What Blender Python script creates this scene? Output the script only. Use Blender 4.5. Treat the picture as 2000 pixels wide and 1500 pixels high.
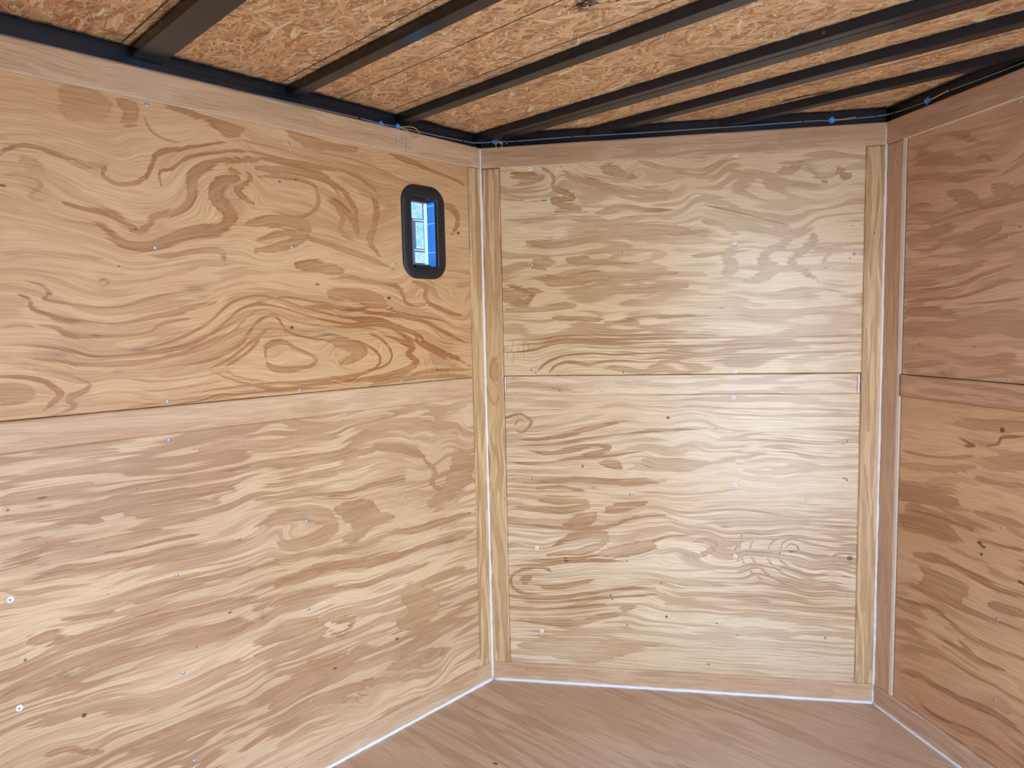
import bpy, bmesh, math, random
import numpy as np
from mathutils import Vector, Matrix
random.seed(7); RS = np.random.RandomState(11)
C = bpy.context.scene.collection
for o in list(bpy.data.objects): bpy.data.objects.remove(o, do_unlink=True)
sc = bpy.context.scene

SKY = 10.5
SUN = 10.0
SUND = (-0.5, -0.35, -0.8)
EXPO = 0.48
LED = 1.1
FANG = 2

# ------------------------------------------------------------------ camera
PITCH, YAW, ROLL, FPX = 0.0845, -0.76433, -0.02123, 1337.92
fw = Vector((math.sin(YAW)*math.cos(PITCH), math.cos(YAW)*math.cos(PITCH), -math.sin(PITCH)))
r0 = Vector((math.cos(YAW), -math.sin(YAW), 0)); u0 = r0.cross(fw)
cr = math.cos(ROLL)*r0+math.sin(ROLL)*u0; cu = -math.sin(ROLL)*r0+math.cos(ROLL)*u0
cd = bpy.data.cameras.new('camera'); cam = bpy.data.objects.new('camera', cd); C.objects.link(cam)
M4 = Matrix((( cr.x, cu.x, -fw.x, 1.81538), (cr.y, cu.y, -fw.y, -1.75079), (cr.z, cu.z, -fw.z, 1.34355), (0, 0, 0, 1)))
cam.matrix_world = M4
cd.sensor_fit = 'HORIZONTAL'; cd.sensor_width = 36.0; cd.lens = FPX/2000*36.0; cd.clip_start = 0.02
sc.camera = cam

# ------------------------------------------------------------------ sky, sun, exposure
w = bpy.data.worlds.new('sky'); sc.world = w; w.use_nodes = True
nt = w.node_tree; nt.nodes.clear()
wo = nt.nodes.new('ShaderNodeOutputWorld'); bg = nt.nodes.new('ShaderNodeBackground')
tc = nt.nodes.new('ShaderNodeTexCoord'); sx = nt.nodes.new('ShaderNodeSeparateXYZ'); rp = nt.nodes.new('ShaderNodeValToRGB')
nt.links.new(tc.outputs['Generated'], sx.inputs[0]); nt.links.new(sx.outputs['Z'], rp.inputs[0])
rp.color_ramp.elements[0].position = 0.0; rp.color_ramp.elements[0].color = (0.80, 0.91, 1.0, 1)
rp.color_ramp.elements[1].position = 0.6; rp.color_ramp.elements[1].color = (0.30, 0.55, 1.0, 1)
nt.links.new(rp.outputs[0], bg.inputs[0]); bg.inputs[1].default_value = SKY
nt.links.new(bg.outputs[0], wo.inputs[0])
sd = bpy.data.lights.new('sun', 'SUN'); sd.energy = SUN; sd.angle = 0.01; sd.color = (1.0, 0.92, 0.78)
sun = bpy.data.objects.new('sun', sd); C.objects.link(sun)
sun.rotation_euler = Vector(SUND).to_track_quat('-Z', 'Y').to_euler()      # falls through the side doorway onto the floor behind the view
sun.location = (-3, 0, 6)
sc.view_settings.view_transform = 'Standard'; sc.view_settings.look = 'None'
sc.view_settings.gamma = 1.0; sc.view_settings.use_curve_mapping = False
sc.view_settings.exposure = EXPO
sc.cycles.max_bounces = 5; sc.cycles.diffuse_bounces = 5; sc.cycles.glossy_bounces = 2; sc.cycles.transmission_bounces = 0; sc.cycles.caustics_reflective = False

# daylight sampling guides exactly in the two open doorways
def portal(name, loc, rot, sx_, sy_):
    ld = bpy.data.lights.new(name, 'AREA'); ld.shape = 'RECTANGLE'; ld.size = sx_; ld.size_y = sy_
    ld.cycles.is_portal = True
    o = bpy.data.objects.new(name, ld); C.objects.link(o); o.location = loc; o.rotation_euler = rot

# ------------------------------------------------------------------ dimensions (metres) and wall frames
A = 0.970255; LP = 1.36119; H = 1.98
SA, CA = math.sin(A), math.cos(A)
TIP = (LP*SA, LP*CA); WID = 2*LP*SA
REAR = -4.6; DOOR = (-1.35, -0.38, 0.0, 1.86)       # side doorway in the right wall: y0, y1, z0, z1
ZB = 2.003; ZO = 2.027
def W(wl, u, z, off=0.0):
    if wl == 'L': return (off, u, z)
    if wl == 'M': return (u*SA+off*CA, u*CA-off*SA, z)
    if wl == 'R': return (TIP[0]+u*SA-off*CA, TIP[1]-u*CA-off*SA, z)
    if wl == 'S': return (WID-off, u, z)
    if wl == 'B': return (u, REAR+off, z)

# ------------------------------------------------------------------ node helper
class N:
    def __init__(s, name):
        s.m = bpy.data.materials.new(name); s.m.use_nodes = True; s.t = s.m.node_tree
        s.b = s.t.nodes['Principled BSDF']
    def n(s, k, **kw):
        x = s.t.nodes.new(k)
        for a, v in kw.items(): setattr(x, a, v)
        return x
    def put(s, sock, v):
        if isinstance(v, bpy.types.NodeSocket): s.t.links.new(v, sock)
        elif v is not None:
            if isinstance(v, (tuple, list)) and len(v) == 3 and sock.type == 'RGBA': v = (*v, 1)
            sock.default_value = v
    def math(s, op, a, b=None, c=None, clamp=False):
        x = s.n('ShaderNodeMath', operation=op, use_clamp=clamp)
        s.put(x.inputs[0], a); s.put(x.inputs[1], b) if b is not None else None
        if c is not None: s.put(x.inputs[2], c)
        return x.outputs[0]
    def comb(s, a, b, c):
        x = s.n('ShaderNodeCombineXYZ'); s.put(x.inputs[0], a); s.put(x.inputs[1], b); s.put(x.inputs[2], c); return x.outputs[0]
    def sep(s, v):
        x = s.n('ShaderNodeSeparateXYZ'); s.put(x.inputs[0], v); return x.outputs
    def attr(s, name):
        x = s.n('ShaderNodeAttribute', attribute_name=name); return x
    def noise(s, vec, detail=2.0, rough=0.5, dist=0.0, scale=1.0):
        x = s.n('ShaderNodeTexNoise'); s.put(x.inputs['Vector'], vec); x.inputs['Scale'].default_value = scale
        x.inputs['Detail'].default_value = detail; x.inputs['Roughness'].default_value = rough; x.inputs['Distortion'].default_value = dist
        return x.outputs['Fac']
    def smooth(s, v, a, b, o0=0.0, o1=1.0):
        x = s.n('ShaderNodeMapRange', interpolation_type='SMOOTHSTEP')
        s.put(x.inputs[0], v); s.put(x.inputs[1], a); s.put(x.inputs[2], b); s.put(x.inputs[3], o0); s.put(x.inputs[4], o1)
        return x.outputs[0]
    def mix(s, f, a, b, mode='MIX'):
        x = s.n('ShaderNodeMix', data_type='RGBA', blend_type=mode)
        s.put(x.inputs[0], f); s.put(x.inputs[6], a); s.put(x.inputs[7], b); return x.outputs[2]
    def bump(s, h, dist=0.001, st=0.5):
        x = s.n('ShaderNodeBump'); x.inputs['Distance'].default_value = dist; x.inputs['Strength'].default_value = st
        s.put(x.inputs['Height'], h); s.t.links.new(x.outputs[0], s.b.inputs['Normal'])

def plain(name, col, rough=0.5, metal=0.0, var=0.08, sc_=60.0, emit=None, es=0.0):
    g = N(name); c = g.n('ShaderNodeTexCoord').outputs['Object']
    f = g.noise(c, 3, 0.6, 0, sc_)
    dk = tuple(x*(1-var) for x in col); lt = tuple(min(1, x*(1+var)) for x in col)
    g.put(g.b.inputs['Base Color'], g.mix(f, dk, lt))
    g.b.inputs['Roughness'].default_value = rough; g.b.inputs['Metallic'].default_value = metal
    if emit: g.put(g.b.inputs['Emission Color'], emit); g.b.inputs['Emission Strength'].default_value = es
    return g.m

def wood(name, light, mid, dark, seed=0.0, amb=0.45, ambs=(1.2, 9.0), ragged=1.0, rough=0.5, stain=0.3, ringw=0.011, spec=0.5, rings=False):
    g = N(name)
    gu = g.attr('gu').outputs['Fac']; gv = g.attr('gv').outputs['Fac']
    gb = g.attr('band').outputs['Fac']; gt = g.attr('tone').outputs['Fac']
    gr = g.attr('ring').outputs['Fac']; gs = g.attr('speck').outputs['Fac']
    def V(a, b, k): return g.comb(g.math('MULTIPLY', gu, a), g.math('MULTIPLY', gv, b), seed+k)
    n1 = g.noise(V(5.5, 62, 0), 2, 0.62); n2 = g.noise(V(16, 480, 5), 1, 0.65); n3 = g.noise(V(4.5, 16, 9), 1, 0.55); n4 = g.noise(V(2.0, 170, 12), 2, 0.7)
    wob = g.math('ADD', g.math('MULTIPLY', g.math('SUBTRACT', n1, 0.5), 0.020*ragged),
                 g.math('ADD', g.math('MULTIPLY', g.math('SUBTRACT', n2, 0.5), 0.006*ragged), g.math('MULTIPLY', g.math('SUBTRACT', n3, 0.5), 0.022*ragged)))
    wob = g.math('ADD', wob, g.math('MULTIPLY', g.math('SUBTRACT', n4, 0.5), 0.026*ragged))
    d = g.math('ADD', gb, g.math('MULTIPLY', wob, g.attr('wv').outputs['Fac']))
    m = g.smooth(d, 0.0026, -0.0022)
    edge = g.smooth(d, -0.008, -0.0005, 0.0, 0.30)               # latewood darkens towards the ring edge
    fade = g.smooth(g.noise(V(3.0, 9.0, 15), 2, 0.5), 0.30, 0.62, 0.72, 1.0)
    fade = g.math('MULTIPLY', fade, g.smooth(g.noise(V(3.5, 95, 18), 1, 0.6), 0.30, 0.60, 0.70, 1.0))
    m = g.math('MULTIPLY', g.math('MULTIPLY', g.math('MULTIPLY', m, fade), g.math('ADD', edge, 0.86)), gt)
    # ambient rotary-cut figure: contour bands of a stretched height field, edges feathered along the grain
    nb = g.noise(V(ambs[0], ambs[1], 20), 3, 0.5, 0.4)
    fr = g.math('FRACT', g.math('ADD', g.math('MULTIPLY', nb, 6.0), g.math('MULTIPLY', wob, 9.0)))
    ab = g.math('MULTIPLY', g.smooth(fr, 0.36, 0.56), g.smooth(fr, 0.99, 0.90))
    ab = g.math('MULTIPLY', ab, g.math('ADD', 0.75, g.math('MULTIPLY', fr, 0.3)))
    ab = g.math('MULTIPLY', g.math('MULTIPLY', ab, amb), g.smooth(g.noise(V(1.4, 4.5, 33), 2), 0.32, 0.62, 0.2, 1.0))
    # fine parallel rings
    if rings:
        rp_ = g.math('ADD', g.math('DIVIDE', gv, ringw), g.math('MULTIPLY', g.noise(V(1.6, 12, 44), 3, 0.5), 5.5))
        rr = g.math('FRACT', rp_); rr = g.math('MULTIPLY', g.smooth(rr, 0.15, 0.85), g.smooth(rr, 1.0, 0.9))
        rr = g.math('MULTIPLY', g.math('MULTIPLY', rr, gr), g.smooth(g.noise(V(3, 20, 51), 2), 0.3, 0.65, 0.35, 1.0))
    else: rr = 0.0
    tot = g.math('ADD', g.math('MAXIMUM', m, g.math('MULTIPLY', ab, g.math('SUBTRACT', 1.0, m))), g.math('MULTIPLY', rr, 0.75), clamp=True)
    st = g.noise(V(9, 330, 60), 2, 0.65)
    col = g.mix(g.smooth(g.noise(V(1.5, 5, 70), 2), 0.3, 0.7), light, mid)
    col = g.mix(tot, col, dark)
    col = g.mix(1.0, col, g.mix(g.smooth(st, 0.3, 0.7), (0.82, 0.78, 0.73), (1.06, 1.06, 1.06)), 'MULTIPLY')
    sn = g.math('MULTIPLY', g.smooth(g.noise(V(1.8, 3.2, 80), 1, 0.6), 0.5, 0.75), stain)
    col = g.mix(sn, col, g.mix(1.0, col, (0.88, 0.74, 0.70), 'MULTIPLY'))
    pore = g.math('MULTIPLY', g.smooth(g.noise(V(60, 900, 90), 1), 0.68, 0.80), 0.35)
    dash = g.math('MULTIPLY', g.smooth(g.noise(V(14, 260, 95), 2, 0.7), 0.70, 0.78), g.smooth(g.noise(V(2.5, 16, 97), 1), 0.55, 0.7))
    col = g.mix(g.math('MAXIMUM', pore, g.math('MULTIPLY', dash, 0.5)), col, g.mix(1.0, col, (0.45, 0.38, 0.34), 'MULTIPLY'))
    gn = g.noise(g.comb(gu, gv, 0.0), 2, 0.7, 0, 650)
    col = g.mix(1.0, col, g.mix(g.smooth(gn, 0.3, 0.7), (0.92, 0.91, 0.90), (1.06, 1.06, 1.06)), 'MULTIPLY')
    smg = g.math('MULTIPLY', g.attr('smudge').outputs['Fac'], g.smooth(g.noise(V(10, 240, 66), 3, 0.7), 0.44, 0.58))
    col = g.mix(g.math('MULTIPLY', smg, 0.75), col, (0.13, 0.085, 0.065))
    # random pin marks
    vo = g.n('ShaderNodeTexVoronoi'); vo.inputs['Scale'].default_value = 1.0; g.put(vo.inputs['Vector'], V(11, 15, 3))
    pr = g.sep(vo.outputs['Color'])
    pin = g.math('MULTIPLY', g.smooth(vo.outputs['Distance'], 0.035, 0.018), g.smooth(pr[0], 0.80, 0.82))
    col = g.mix(g.math('MULTIPLY', pin, 0.75), col, (0.09, 0.045, 0.025))
    sp = g.smooth(g.math('ADD', gs, g.math('MULTIPLY', g.math('SUBTRACT', n2, 0.5), 0.004)), 0.001, -0.001)
    col = g.mix(g.math('MULTIPLY', sp, 0.85), col, (0.07, 0.035, 0.025))
    g.put(g.b.inputs['Base Color'], col)
    g.put(g.b.inputs['Roughness'], g.math('ADD', g.math('MULTIPLY', st, 0.12), rough-0.06))
    g.b.inputs['Specular IOR Level'].default_value = spec
    g.bump(g.noise(V(6, 200, 71), 1, 0.5), 0.0006, 0.35)
    return g.m

# grain figure, rings, marks and pencil strokes of every sheet, in wall metres (along, up)
G = {
 'Lup': [
  (0.5,0,[(-1.2992,1.8944),(-1.2635,1.907),(-1.2224,1.905),(-1.197,1.8851),(-1.1952,1.8622),(-1.2217,1.8337),(-1.2531,1.8322),(-1.2886,1.8297),(-1.2987,1.8578)]),
  (0.75,0,[(-1.1821,1.8977),(-1.1445,1.8963),(-1.1345,1.8745),(-1.1479,1.842),(-1.178,1.8421),(-1.1709,1.8671)]),
  (0.7,0.006,[(-1.1254,1.874),(-1.1178,1.8477),(-1.1013,1.8301),(-1.0757,1.8212),(-1.0452,1.8203)]),
  (0.95,0,[(-1.0708,1.9022),(-1.0152,1.9051),(-0.9378,1.895),(-0.8764,1.887),(-0.8919,1.8602),(-0.9265,1.858),(-0.9651,1.8832),(-1.0162,1.8885)]),
  (0.75,0,[(-0.7498,1.9038),(-0.6862,1.9056),(-0.6026,1.9016),(-0.5135,1.9019),(-0.533,1.8759),(-0.6214,1.8689),(-0.6882,1.865)]),
  (0.85,0.0108,[(-1.4176,1.7301),(-1.4031,1.7453),(-1.375,1.7565),(-1.3423,1.7555),(-1.3139,1.7469),(-1.2745,1.7384),(-1.2169,1.7415),(-1.2238,1.717),(-1.2012,1.7002),(-1.1679,1.701),(-1.1288,1.7244),(-1.1115,1.7599),(-1.0933,1.7874),(-1.0336,1.8072),(-0.9547,1.8334),(-0.8853,1.8534)]),
  (0.7,0.0075,[(-0.8922,1.8548),(-0.8425,1.8528),(-0.7528,1.8472),(-0.6566,1.8383),(-0.5164,1.8403),(-0.4023,1.8255)]),
  (0.6,0,[(-1.2948,1.7353),(-1.2534,1.7474),(-1.2059,1.7455),(-1.2177,1.7296),(-1.2655,1.7203)]),
  (0.85,0.0078,[(-1.0947,1.7044),(-1.0961,1.7413),(-1.0677,1.7517),(-1.0286,1.7853),(-0.9561,1.8098),(-0.8727,1.8274),(-0.7847,1.8239),(-0.6908,1.8142),(-0.5539,1.8165)]),
  (0.95,0.0208,[(-0.888,1.8048),(-0.9437,1.7935),(-0.9913,1.7693),(-1.0187,1.7397),(-1.0171,1.7016),(-1.0318,1.6678),(-1.0619,1.6456),(-1.1113,1.6281),(-1.1364,1.601),(-1.1567,1.5907),(-1.1815,1.6092),(-1.2132,1.63),(-1.2608,1.6332),(-1.3063,1.6375)]),
  (0.85,0.0135,[(-0.9306,1.785),(-0.8448,1.8116),(-0.7545,1.8146),(-0.6747,1.8094),(-0.6254,1.787),(-0.5843,1.74)]),
  (0.9,0.0312,[(-0.9148,1.7741),(-0.902,1.756),(-0.9471,1.7339),(-0.9627,1.6952),(-0.9306,1.6657),(-0.9283,1.6325),(-0.9677,1.6091),(-1.0204,1.6021),(-1.0719,1.5813),(-1.1213,1.5614),(-1.1789,1.561),(-1.2163,1.5822),(-1.2421,1.5977),(-1.3085,1.6032)]),
  (0.8,0.0126,[(-0.8824,1.7789),(-0.862,1.7615),(-0.8804,1.7387),(-0.9039,1.7223),(-0.8798,1.6982),(-0.8544,1.6902)]),
  (0.7,0.0112,[(-0.8401,1.7646),(-0.7565,1.7762),(-0.6769,1.7654),(-0.6587,1.7311),(-0.6723,1.6929),(-0.7308,1.6652),(-0.8077,1.6787)]),
  (0.85,0.027,[(-0.628,1.7348),(-0.5854,1.7172),(-0.5425,1.6758),(-0.5262,1.6309)]),
  (0.7,0.028,[(-0.8836,1.6299),(-0.7785,1.6534),(-0.6998,1.639),(-0.7505,1.5916),(-0.8585,1.5631)]),
  (0.7,0.0156,[(-1.1348,1.5332),(-1.0744,1.5393),(-1.0233,1.5527),(-0.9572,1.5569),(-0.9455,1.5241)]),
  (0.85,0.0077,[(-1.3901,1.4652),(-1.3624,1.4548),(-1.346,1.4382),(-1.3594,1.4266),(-1.3158,1.4168),(-1.2543,1.4066),(-1.1996,1.4106),(-1.1472,1.4271),(-1.1049,1.4378),(-1.055,1.4477)]),
  (0.95,0.0156,[(-1.4059,1.437),(-1.3856,1.4206),(-1.3828,1.405),(-1.3568,1.3937),(-1.3281,1.3821),(-1.2774,1.3758),(-1.2131,1.3716),(-1.144,1.3833),(-1.0832,1.3933),(-1.0446,1.4089),(-0.9784,1.4226)]),
  (0.85,0.0108,[(-1.373,1.3677),(-1.3393,1.3614),(-1.3153,1.3471),(-1.2692,1.34),(-1.204,1.3408),(-1.1462,1.3482),(-1.1092,1.3679),(-1.0463,1.3802)]),
  (0.9,0.0072,[(-1.4452,1.327),(-1.3808,1.3225),(-1.3227,1.3111),(-1.2616,1.2931),(-1.1842,1.2944),(-1.1007,1.3062),(-1.0102,1.3334),(-0.9266,1.3684),(-0.8678,1.393)]),
  (0.8,0.0078,[(-1.4463,1.3105),(-1.3827,1.2942),(-1.2839,1.2751),(-1.1972,1.269),(-1.1144,1.2811),(-1.038,1.3038),(-0.9421,1.3413),(-0.8693,1.365)]),
  (0.8,0.0108,[(-1.3937,1.272),(-1.3411,1.2596),(-1.2966,1.2401),(-1.2808,1.2258),(-1.3038,1.2097),(-1.3271,1.1976),(-1.3161,1.1788),(-1.3674,1.1607)]),
  (0.9,0.0099,[(-1.4499,1.2588),(-1.4044,1.2535),(-1.3671,1.2394),(-1.3412,1.2129),(-1.3553,1.1944),(-1.3792,1.1736)]),
  (0.7,0,[(-1.4516,1.2346),(-1.4195,1.2365),(-1.3971,1.2211),(-1.3982,1.2042),(-1.4269,1.1955),(-1.4542,1.196)]),
  (0.85,0.007,[(-1.2619,1.3051),(-1.172,1.3064),(-1.0847,1.3263),(-1.0016,1.3666),(-0.9376,1.4203),(-0.8725,1.4404),(-0.8056,1.4344),(-0.6987,1.4032),(-0.5838,1.3817),(-0.458,1.3746),(-0.3206,1.3192),(-0.1176,1.2288)]),
  (0.85,0.007,[(-1.2237,1.2925),(-1.1196,1.2954),(-1.0345,1.3195),(-0.9658,1.3594),(-0.9134,1.4027),(-0.8605,1.4182),(-0.7931,1.4087),(-0.6997,1.3823),(-0.5847,1.3615),(-0.4135,1.3446),(-0.2743,1.2748),(-0.1187,1.1997)]),
  (0.8,0.0056,[(-1.2732,1.2781),(-1.1205,1.2814),(-1.0174,1.3004),(-0.9421,1.3413),(-0.8825,1.3902),(-0.8421,1.4028),(-0.7744,1.3769),(-0.664,1.3549),(-0.5019,1.3461),(-0.3964,1.3144)]),
  (0.9,0.0096,[(-1.1219,1.2584),(-1.0072,1.2705),(-0.926,1.3037),(-0.877,1.3581),(-0.8432,1.3831),(-0.8083,1.3829),(-0.7686,1.3375),(-0.6661,1.314),(-0.5472,1.3042),(-0.4745,1.2694),(-0.4684,1.23),(-0.5426,1.2038),(-0.711,1.1937),(-0.8532,1.1984),(-1.0118,1.1915),(-1.1264,1.1842)]),
  (0.8,0.007,[(-1.0086,1.2464),(-0.9459,1.2729),(-0.8791,1.3203),(-0.8377,1.3447)]),
  (0.8,0.007,[(-1.0086,1.2464),(-0.9491,1.218),(-0.8787,1.1946),(-0.8189,1.1856)]),
  (0.8,0.0078,[(-0.9724,1.2442),(-0.8939,1.2899),(-0.8596,1.3268)]),
  (0.7,0.007,[(-0.9724,1.2442),(-0.9208,1.2188),(-0.8484,1.2037)]),
  (0.9,0.0119,[(-0.4662,1.3665),(-0.3591,1.3134),(-0.3267,1.2768),(-0.3446,1.2571),(-0.3114,1.2282),(-0.3831,1.1933),(-0.5096,1.179)]),
  (0.9,0.0036,[(-1.2505,1.4662),(-1.2394,1.4737),(-1.2277,1.4705),(-1.2271,1.4633),(-1.2403,1.4581),(-1.2508,1.4614)]),
  (1,0.0024,[(-1.2463,1.4651),(-1.2375,1.469),(-1.2313,1.4644)]),
  (0.7,0.0056,[(-0.8715,1.3257),(-0.8529,1.3421),(-0.8252,1.353),(-0.7918,1.3452),(-0.78,1.3305)]),
  (0.9,0.0165,[(-0.8453,1.2608),(-0.8434,1.2964),(-0.8044,1.3123),(-0.7658,1.3008),(-0.7184,1.2767),(-0.6893,1.2573),(-0.712,1.2389),(-0.7852,1.2329),(-0.8312,1.2414),(-0.8453,1.2608)]),
  (0.8,0,[(-0.6486,1.3196),(-0.5599,1.3093),(-0.509,1.2757),(-0.5444,1.2453),(-0.6176,1.2382),(-0.5709,1.2703),(-0.6324,1.2961)]),
  (0.95,0.0136,[(-0.4445,1.3222),(-0.3845,1.3041),(-0.3395,1.2773),(-0.3552,1.2576),(-0.3198,1.2338),(-0.3678,1.2075),(-0.4701,1.1925),(-0.6554,1.1819)]),
  (0.9,0.0085,[(-0.5026,1.3317),(-0.4492,1.306),(-0.417,1.2637),(-0.4387,1.2284),(-0.5464,1.2024)]),
  (0.95,0.0144,[(-0.6452,1.3881),(-0.5009,1.3669),(-0.4131,1.3528),(-0.2991,1.3153),(-0.2823,1.2959),(-0.2227,1.2693),(-0.1418,1.2337),(-0.074,1.2027)]),
  (0.9,0.0119,[(-0.7758,1.4102),(-0.6441,1.4109),(-0.4611,1.3924),(-0.3605,1.3789),(-0.2752,1.3612),(-0.1626,1.3153),(-0.0761,1.282)]),
  (0.85,0.0119,[(-0.4235,1.3464),(-0.3518,1.3368),(-0.3163,1.3191),(-0.3042,1.2965),(-0.2117,1.2548),(-0.1175,1.2325)]),
  (0.8,0.008,[(-0.8661,1.4238),(-0.7743,1.4392),(-0.6774,1.4257),(-0.5737,1.4035),(-0.5368,1.4067),(-0.4602,1.4118),(-0.3391,1.3872),(-0.2073,1.3692),(-0.0697,1.3223)]),
  (0.8,0.0136,[(-0.0753,1.1657),(-0.2378,1.1767),(-0.3691,1.1772),(-0.4711,1.1712),(-0.5104,1.1628)]),
  (0.8,0.0119,[(-0.0744,1.1897),(-0.1671,1.1954),(-0.2597,1.1957),(-0.3475,1.1876)]),
  (0.8,0.0075,[(-0.879,1.189),(-0.788,1.1802),(-0.6553,1.185),(-0.5094,1.1838),(-0.3684,1.194)]),
  (0.8,0.007,[(-1.1093,1.1645),(-1.0197,1.1692),(-0.9089,1.1759),(-0.7883,1.1744),(-0.656,1.1712)]),
  (0.7,0.0052,[(-1.2263,1.1636),(-1.1087,1.1735),(-0.9925,1.1776),(-0.8794,1.1819)]),
  (0.8,0.0144,[(-0.6142,1.4875),(-0.5779,1.5041),(-0.514,1.4938),(-0.4073,1.4842),(-0.3713,1.4654),(-0.3521,1.4291),(-0.3059,1.4126)]),
  (0.8,0.0162,[(-0.3239,1.4967),(-0.2659,1.4814),(-0.2717,1.4471),(-0.2328,1.4164),(-0.1118,1.3865)]),
  (0.75,0,[(-0.6415,1.464),(-0.5338,1.4697),(-0.4584,1.4522),(-0.4206,1.412),(-0.48,1.4037),(-0.5543,1.427),(-0.6256,1.4339)]),
  (0.9,0,[(-0.7452,1.5414),(-0.671,1.5527),(-0.5943,1.5341),(-0.5865,1.5114),(-0.6733,1.508),(-0.7384,1.52)]),
  (0.7,0.015,[(-0.8569,1.5909),(-0.7648,1.6191),(-0.6684,1.6048),(-0.5651,1.5817),(-0.4919,1.5627),(-0.3949,1.5354)]),
  (0.9,0.0216,[(-0.1735,1.7627),(-0.1227,1.742),(-0.1172,1.6986),(-0.1494,1.6607)]),
  (0.8,0.0072,[(-0.1791,1.6184),(-0.0664,1.6223)]),
  (0.9,0.0108,[(-0.1802,1.5887),(-0.0675,1.5916)]),
  (0.9,0.0072,[(-0.181,1.5694),(-0.0683,1.5699)]),
  (0.7,0.0108,[(-0.1821,1.5397),(-0.0694,1.5373)]),
  (0.8,0.0128,[(-0.8447,1.8144),(-0.6905,1.8215),(-0.5627,1.8183),(-0.4814,1.7911),(-0.4352,1.7497)]),
  (0.8,0.018,[(-0.8462,1.7869),(-0.7555,1.7947),(-0.6591,1.7897),(-0.5917,1.7691),(-0.5403,1.7222),(-0.5248,1.662)]),
  (0.85,0.0208,[(-0.4824,1.7676),(-0.4554,1.7315),(-0.4641,1.6675),(-0.4855,1.6183),(-0.449,1.5731)]),
  (0.6,0.008,[(-0.752,1.8614),(-0.6217,1.8614),(-0.5156,1.8557),(-0.4214,1.8387),(-0.3417,1.8176),(-0.2567,1.8173)]),
  (0.9,0.0153,[(-0.3991,1.8976),(-0.318,1.8863),(-0.2103,1.8691),(-0.1184,1.8562),(-0.071,1.8362)]),
  (0.7,0.0195,[(-0.6027,1.7228),(-0.5783,1.68),(-0.5891,1.6411),(-0.5454,1.6139)]),
  (0.5,0.011,[(-1.4207,1.6838),(-1.3838,1.6944),(-1.3475,1.6774),(-1.3684,1.6472),(-1.3208,1.6415)]),
  (0.5,0,[(-1.3809,1.7382),(-1.3533,1.7317),(-1.3404,1.7116),(-1.3647,1.7026),(-1.3777,1.717)]),
  (0.5,0.011,[(-1.4323,1.5159),(-1.3763,1.5303),(-1.3088,1.5231),(-1.2363,1.5214)]),
  (0.6,0.0055,[(-1.4427,1.3631),(-1.4059,1.3681),(-1.3781,1.3621)]),
  (0.6,0.0052,[(-1.2212,1.2433),(-1.1419,1.2252),(-1.0681,1.2264),(-0.9892,1.2344),(-0.919,1.2507)]),
  (0.6,0.0052,[(-1.2012,1.2047),(-1.1192,1.2017),(-1.0174,1.2094),(-0.963,1.2162)]),
  (0.6,0.0056,[(-1.0135,1.2762),(-0.9444,1.3003),(-0.9005,1.3265)]),
  (0.6,0.0056,[(-1.0162,1.2295),(-0.9617,1.2395),(-0.9277,1.2235),(-0.8783,1.2017)]),
 ],
 'Llo': [
  (0.85,0,[(-1.4062,1.0859),(-1.3524,1.0885),(-1.2857,1.085),(-1.2265,1.0716),(-1.2353,1.0554),(-1.3186,1.062),(-1.3877,1.0762)]),
  (0.6,0.0144,[(-1.4326,1.0432),(-1.3702,1.0442),(-1.2988,1.0444),(-1.2667,1.0454)]),
  (0.65,0.0154,[(-1.4681,0.993),(-1.4264,0.9961),(-1.3733,0.9976),(-1.3074,0.9937),(-1.2862,0.9934)]),
  (0.8,0.0338,[(-1.4712,0.9483),(-1.4159,0.9418),(-1.3575,0.935),(-1.2738,0.9355),(-1.2065,0.9368),(-1.1476,0.9353),(-1.0339,0.9266),(-0.9519,0.918)]),
  (0.85,0.0132,[(-1.3738,0.9159),(-1.3282,0.9141),(-1.2759,0.9011)]),
  (0.8,0.013,[(-1.255,0.9715),(-1.1573,0.9737),(-1.0575,0.9718),(-0.9906,0.974),(-0.8911,0.9687)]),
  (0.75,0.0308,[(-1.2196,0.9114),(-1.1618,0.8991),(-1.1003,0.8993),(-1.0224,0.8941),(-0.9805,0.9094)]),
  (0.85,0.0234,[(-1.4781,0.8475),(-1.4217,0.8556),(-1.3719,0.8689),(-1.3111,0.855),(-1.246,0.8514),(-1.1529,0.8485)]),
  (0.8,0.0072,[(-1.4427,0.8947),(-1.4191,0.8936),(-1.3951,0.8924)]),
  (1,0.013,[(-1.2807,0.8274),(-1.2369,0.8161),(-1.1788,0.8181),(-1.105,0.8198),(-1.0537,0.8129)]),
  (0.85,0.0312,[(-1.4353,0.7949),(-1.3666,0.7965),(-1.294,0.7884),(-1.2162,0.7823),(-1.1325,0.7797),(-1.043,0.7701),(-0.946,0.7697),(-0.902,0.7706)]),
  (0.7,0.012,[(-1.482,0.7913),(-1.4275,0.769),(-1.3787,0.7662),(-1.3176,0.7541),(-1.27,0.7362)]),
  (0.85,0.0286,[(-1.2499,0.6994),(-1.1984,0.6925),(-1.1498,0.6977),(-1.0738,0.6956),(-0.979,0.6895),(-0.9066,0.6868)]),
  (0.9,0.0096,[(-1.3735,0.6917),(-1.3117,0.6799),(-1.2628,0.674)]),
  (0.9,0.006,[(-1.3291,0.6582),(-1.2755,0.6488)]),
  (0.8,0,[(-1.4388,0.6721),(-1.395,0.6711),(-1.3457,0.6453),(-1.3775,0.632),(-1.4355,0.6507)]),
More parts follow.
